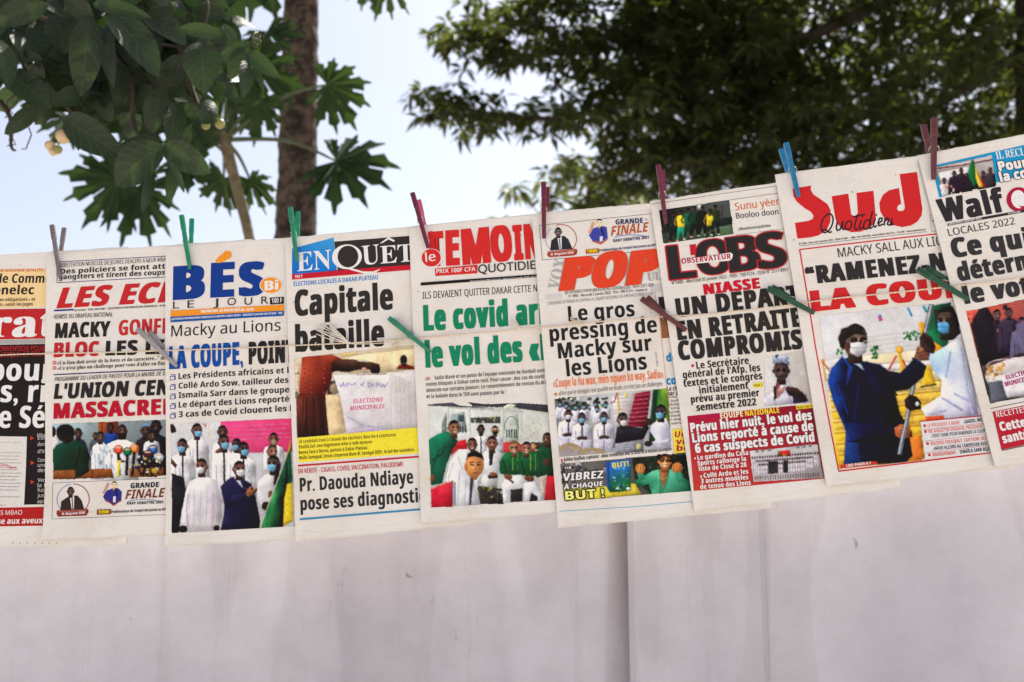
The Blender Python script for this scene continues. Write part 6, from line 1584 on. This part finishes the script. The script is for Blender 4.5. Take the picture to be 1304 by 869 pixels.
# ================================================================== twine and pegs
TW = 0.0155
tw_px = [(-420, 478), (-200, 464), (0, 452.5), (60, 450.6), (135, 449), (207, 446.8), (290, 444), (368, 440.5), (445, 437), (494, 433.7), (537, 430.5), (600, 425), (665, 419), (715, 415), (754, 410.6), (835, 404), (890, 401), (950, 395), (1011, 388), (1058, 381), (1153, 371.4), (1202, 366), (1250, 360.5), (1304, 353), (1500, 325), (1750, 290)]
twine = thing('twine', 'thin frayed twine running across the middle of all the newspapers', 'string', hit(652, 420, TW))
bpy.context.view_layer.update()
rt = random.Random(5)
path = smooth([hit(x, y, TW) for x, y in tw_px], 8)
b = MB()
for ph in (0, math.pi):                                           # two twisted strands
    pts = []; acc = 0
    for i, p in enumerate(path):
        if i: acc += (p - path[i - 1]).length
        for_a = ph + acc * 520
        pts.append(p)
    dense = []
    for i in range(len(pts) - 1):
        L = (pts[i + 1] - pts[i]).length; n = max(1, int(L / 0.0025))
        for k in range(n): dense.append(pts[i].lerp(pts[i + 1], k / n))
    acc = 0; q = []
    for i, p in enumerate(dense):
        if i: acc += (p - dense[i - 1]).length
        a = ph + acc * 620
        q.append(p + Vector((0, 0, 1)) * 0.00052 * math.sin(a) + NP * 0.00052 * math.cos(a))
    b.tube(q, [0.00066 + 0.00012 * rt.random() for _ in q], 6)
b.build('cord', M['twine'], twine)
f = MB()
for i in range(90):                                               # loose fibres
    p = rt.choice(path[8:-8]); d = (XH * rt.uniform(-1, 1) + Vector((0, 0, rt.uniform(-.7, .7)))).normalized() * rt.uniform(.002, .006)
    f.tube([p, p + d * .5 - NP * .0008, p + d + Vector((0, 0, -.0006))], .00009, 4)
f.build('loose_fibres', M['twine'], twine)
def tuft(name, mat, x, y, ends, n, r0, spread):
    f = MB(); o = hit(x, y, TW + .0008)
    f.tube([o - XH * .0025, o, o + XH * .0025], [.0012, .0019, .0012], 7)
    for i in range(n):
        ex, ey = rt.choice(ends)
        e = hit(ex + rt.uniform(-spread, spread), ey + rt.uniform(-spread, spread), TW + rt.uniform(-.001, .006))
        m = o.lerp(e, .5) + Vector((rt.uniform(-.002, .002), 0, rt.uniform(-.003, .002)))
        f.tube(smooth([o, m, e], 4), [r0] * 9, 5)
    f.build(name, mat, twine)
tuft('ribbon_ends', M['twine_pale'], 445, 437, [(410, 411), (403, 417), (418, 412), (400, 428), (424, 418)], 15, .0007, 3)
tuft('knot', M['twine'], 502, 434, [(500, 446), (506, 442), (497, 452), (512, 432)], 16, .00035, 3)
tuft('frayed_end', M['twine_pale'], 663, 419, [(652, 406), (650, 411), (656, 409)], 16, .0004, 2.5)
tuft('frayed_end', M['twine'], 741, 412.5, [(727, 405), (728, 407)], 8, .0004, 1.2)
# second strand that doubles the twine between its two knots
b = MB(); b.tube(smooth([hit(x, y, TW + .0006) for x, y in ((447, 438), (470, 438), (498, 436), (505, 433))], 6), .0006, 6); b.build('doubled_strand', M['twine_pale'], twine)

def arm(mb, A, B, w, t, up, grip=True):
    """a moulded peg arm from handle A to jaw B: thick grip, ridge down the middle, tapering nose"""
    ax = (B - A); L = ax.length; ax.normalize()
    sd = ax.cross(up).normalized(); nn = sd.cross(ax).normalized()
    if nn.dot(up) < 0: nn = -nn
    prof = [(0, .96, .95), (.015, 1.06, 1.05), (.27, 1.06, 1.1), (.285, .92, .8), (.42, .95, .95), (.60, .92, 1.0), (.80, .86, .9), (.93, .80, .75), (.985, .74, .6), (1.0, .66, .5)]
    shape = [(-1, -.8), (-.8, -1), (.8, -1), (1, -.8), (1, .45), (.72, .8), (.36, .8), (.26, .58), (-.26, .58), (-.36, .8), (-.72, .8), (-1, .45)]
    vs, fs = [], []
    for q, ww, tt in prof:
        c = A + ax * (L * q)
        for x, y in shape: vs.append(c + sd * (x * w / 2 * ww) + nn * (y * t / 2 * tt))
    n = len(shape)
    for i in range(len(prof) - 1):
        for k in range(n): fs.append((i * n + k, i * n + (k + 1) % n, (i + 1) * n + (k + 1) % n, (i + 1) * n + k))
    fs.append(tuple(range(n))[::-1]); fs.append(tuple((len(prof) - 1) * n + k for k in range(n)))
    mb.add(vs, fs)
    if grip:
        for j in range(5):
            c = A + ax * (L * (.04 + .045 * j)) + nn * (t * .5)
            mb.box(c, ax * (L * .009), sd * (w * .36), nn * (t * .09))
def peg(label, col, fa, fb, ba, bb, top=True, wpx=6.3, colb=None, group=None):
    """fa, fb: handle and jaw of the front arm (photo pixels); ba, bb: the visible stretch of the rear arm"""
    w = 0.0065 * wpx / 6.3
    OFF = 0.0125
    oH = OFF + (.006 if top else .010)
    A, B = hit(*fa, oH), hit(*fb, OFF + .0035)
    mid = A.lerp(B, .52)
    o = thing('clothes_peg', label, 'clothes peg', mid, group)
    bpy.context.view_layer.update()
    mat = plastic('peg_' + '_'.join('%d' % (c * 100) for c in col), col)
    f = MB(); arm(f, A, B, w, .0048, -NP); f.build('front_arm', mat, o, False)
    # rear arm: same length, behind the sheets, seen between ba and bb
    jaw_off = -0.0045 if top else .0065
    hand = -.014 if top else .0145
    b0 = hit(*ba, hand)
    k = 1.0
    q0, q1 = Vector(ba), Vector(bb)
    d = (q1 - q0).normalized() * (Vector(fb) - Vector(fa)).length * .98
    e = q0 + d
    if not top: e = q1 + (q1 - q0) * .9
    b1 = hit(e.x, e.y, jaw_off)
    m2 = mat if colb is None else plastic('peg_pale', colb)
    f = MB(); arm(f, b0, b1, w * .96, .0044, NP if top else -NP); f.build('rear_arm', m2, o, False)
    # coil spring at the pivot
    f = MB()
    pv = Vector(fa).lerp(Vector(fb), .5)
    c = hit(pv.x, pv.y, OFF - .001 if top else OFF + .002)
    ax = (B - A).normalized(); sd = ax.cross(NP).normalized()
    pts = []
    for i in range(0, 49):
        a = i / 48 * 2 * math.pi * 3
        pts.append(c + sd * (-.0052 + .0104 * i / 48) * (wpx / 6.3) + ax * .0034 * math.cos(a) + NP * .0034 * math.sin(a))
    f.tube(pts, .0007, 6)
    f.build('spring', M['wire'], o)
GT, GM = 'pegs along the top edges', 'pegs on the middle twine'
G1, G2, MR = (0.012, 0.22, 0.12), (0.010, 0.075, 0.038), (0.135, 0.010, 0.032)
peg('smoky grey plastic peg standing on the page with slanted red capitals', (.17, .15, .15), (66, 286.5), (76.5, 355), (82, 290.5), (77.5, 322), group=GT)
peg('green plastic peg clipped to the top edge above the blue three-letter masthead', G1, (231, 274), (241.8, 343), (244.5, 279), (243.5, 311), group=GT)
peg('green plastic peg clipped over the blue corner of the serif masthead, against the thick trunk', G1, (369.5, 264), (378.3, 333.5), (379.5, 270), (379, 303), group=GT)
peg('leaning maroon peg with a pink rear arm, above the red block capitals', MR, (525, 245.5), (545.2, 316), (533.5, 255), (539.5, 282), colb=(.50, .10, .20), group=GT)
peg('upright maroon peg clipped beside the round portrait in the debate strip', MR, (692.3, 232), (692.7, 304), (697, 239), (696.3, 271), group=GT)
peg('maroon peg with pinkish edge clipped over the football team picture', (.15, .018, .045), (838.2, 210), (848, 285), (843.5, 217), (846.5, 254), group=GT)
peg('blue plastic peg clipped to the top of the page with the red rounded masthead', (.015, .17, .36), (1001, 182), (1017, 251), (994.5, 190), (1004, 222), wpx=6.8, group=GT)
peg('brown plastic peg with widely opened arms at the top of the rightmost newspaper', (.115, .030, .030), (1189.7, 150.5), (1189, 229), (1175.7, 159), (1183, 192), wpx=7.6, group=GT)
peg('clear grey peg lying slantwise on the twine beside the blue headline words', (.33, .31, .32), (174.5, 419), (225.5, 467), (190, 423), (204, 438), False, group=GM)
peg('light green peg lying slantwise on the twine at the left of the green headline', G1, (495, 405), (548.8, 449), (499, 407), (520, 425), False, group=GM)
peg('brown maroon peg lying slantwise on the twine beside the heavy black headline', (.115, .022, .026), (816.5, 380), (874, 420.5), (824, 378.5), (843, 396), False, wpx=7, group=GM)
peg('dark green peg lying slantwise across the black headline and a red page frame', G2, (977.5, 367), (1037, 399), (983, 365.5), (999, 375), False, wpx=7, group=GM)
peg('dark green peg lying slantwise at the left edge of the rightmost newspaper', G2, (1168.3, 342.6), (1233, 381.5), (1180.5, 341), (1197, 351), False, wpx=7.4, group=GM)

COL.objects.unlink(_to); bpy.data.objects.remove(_to)
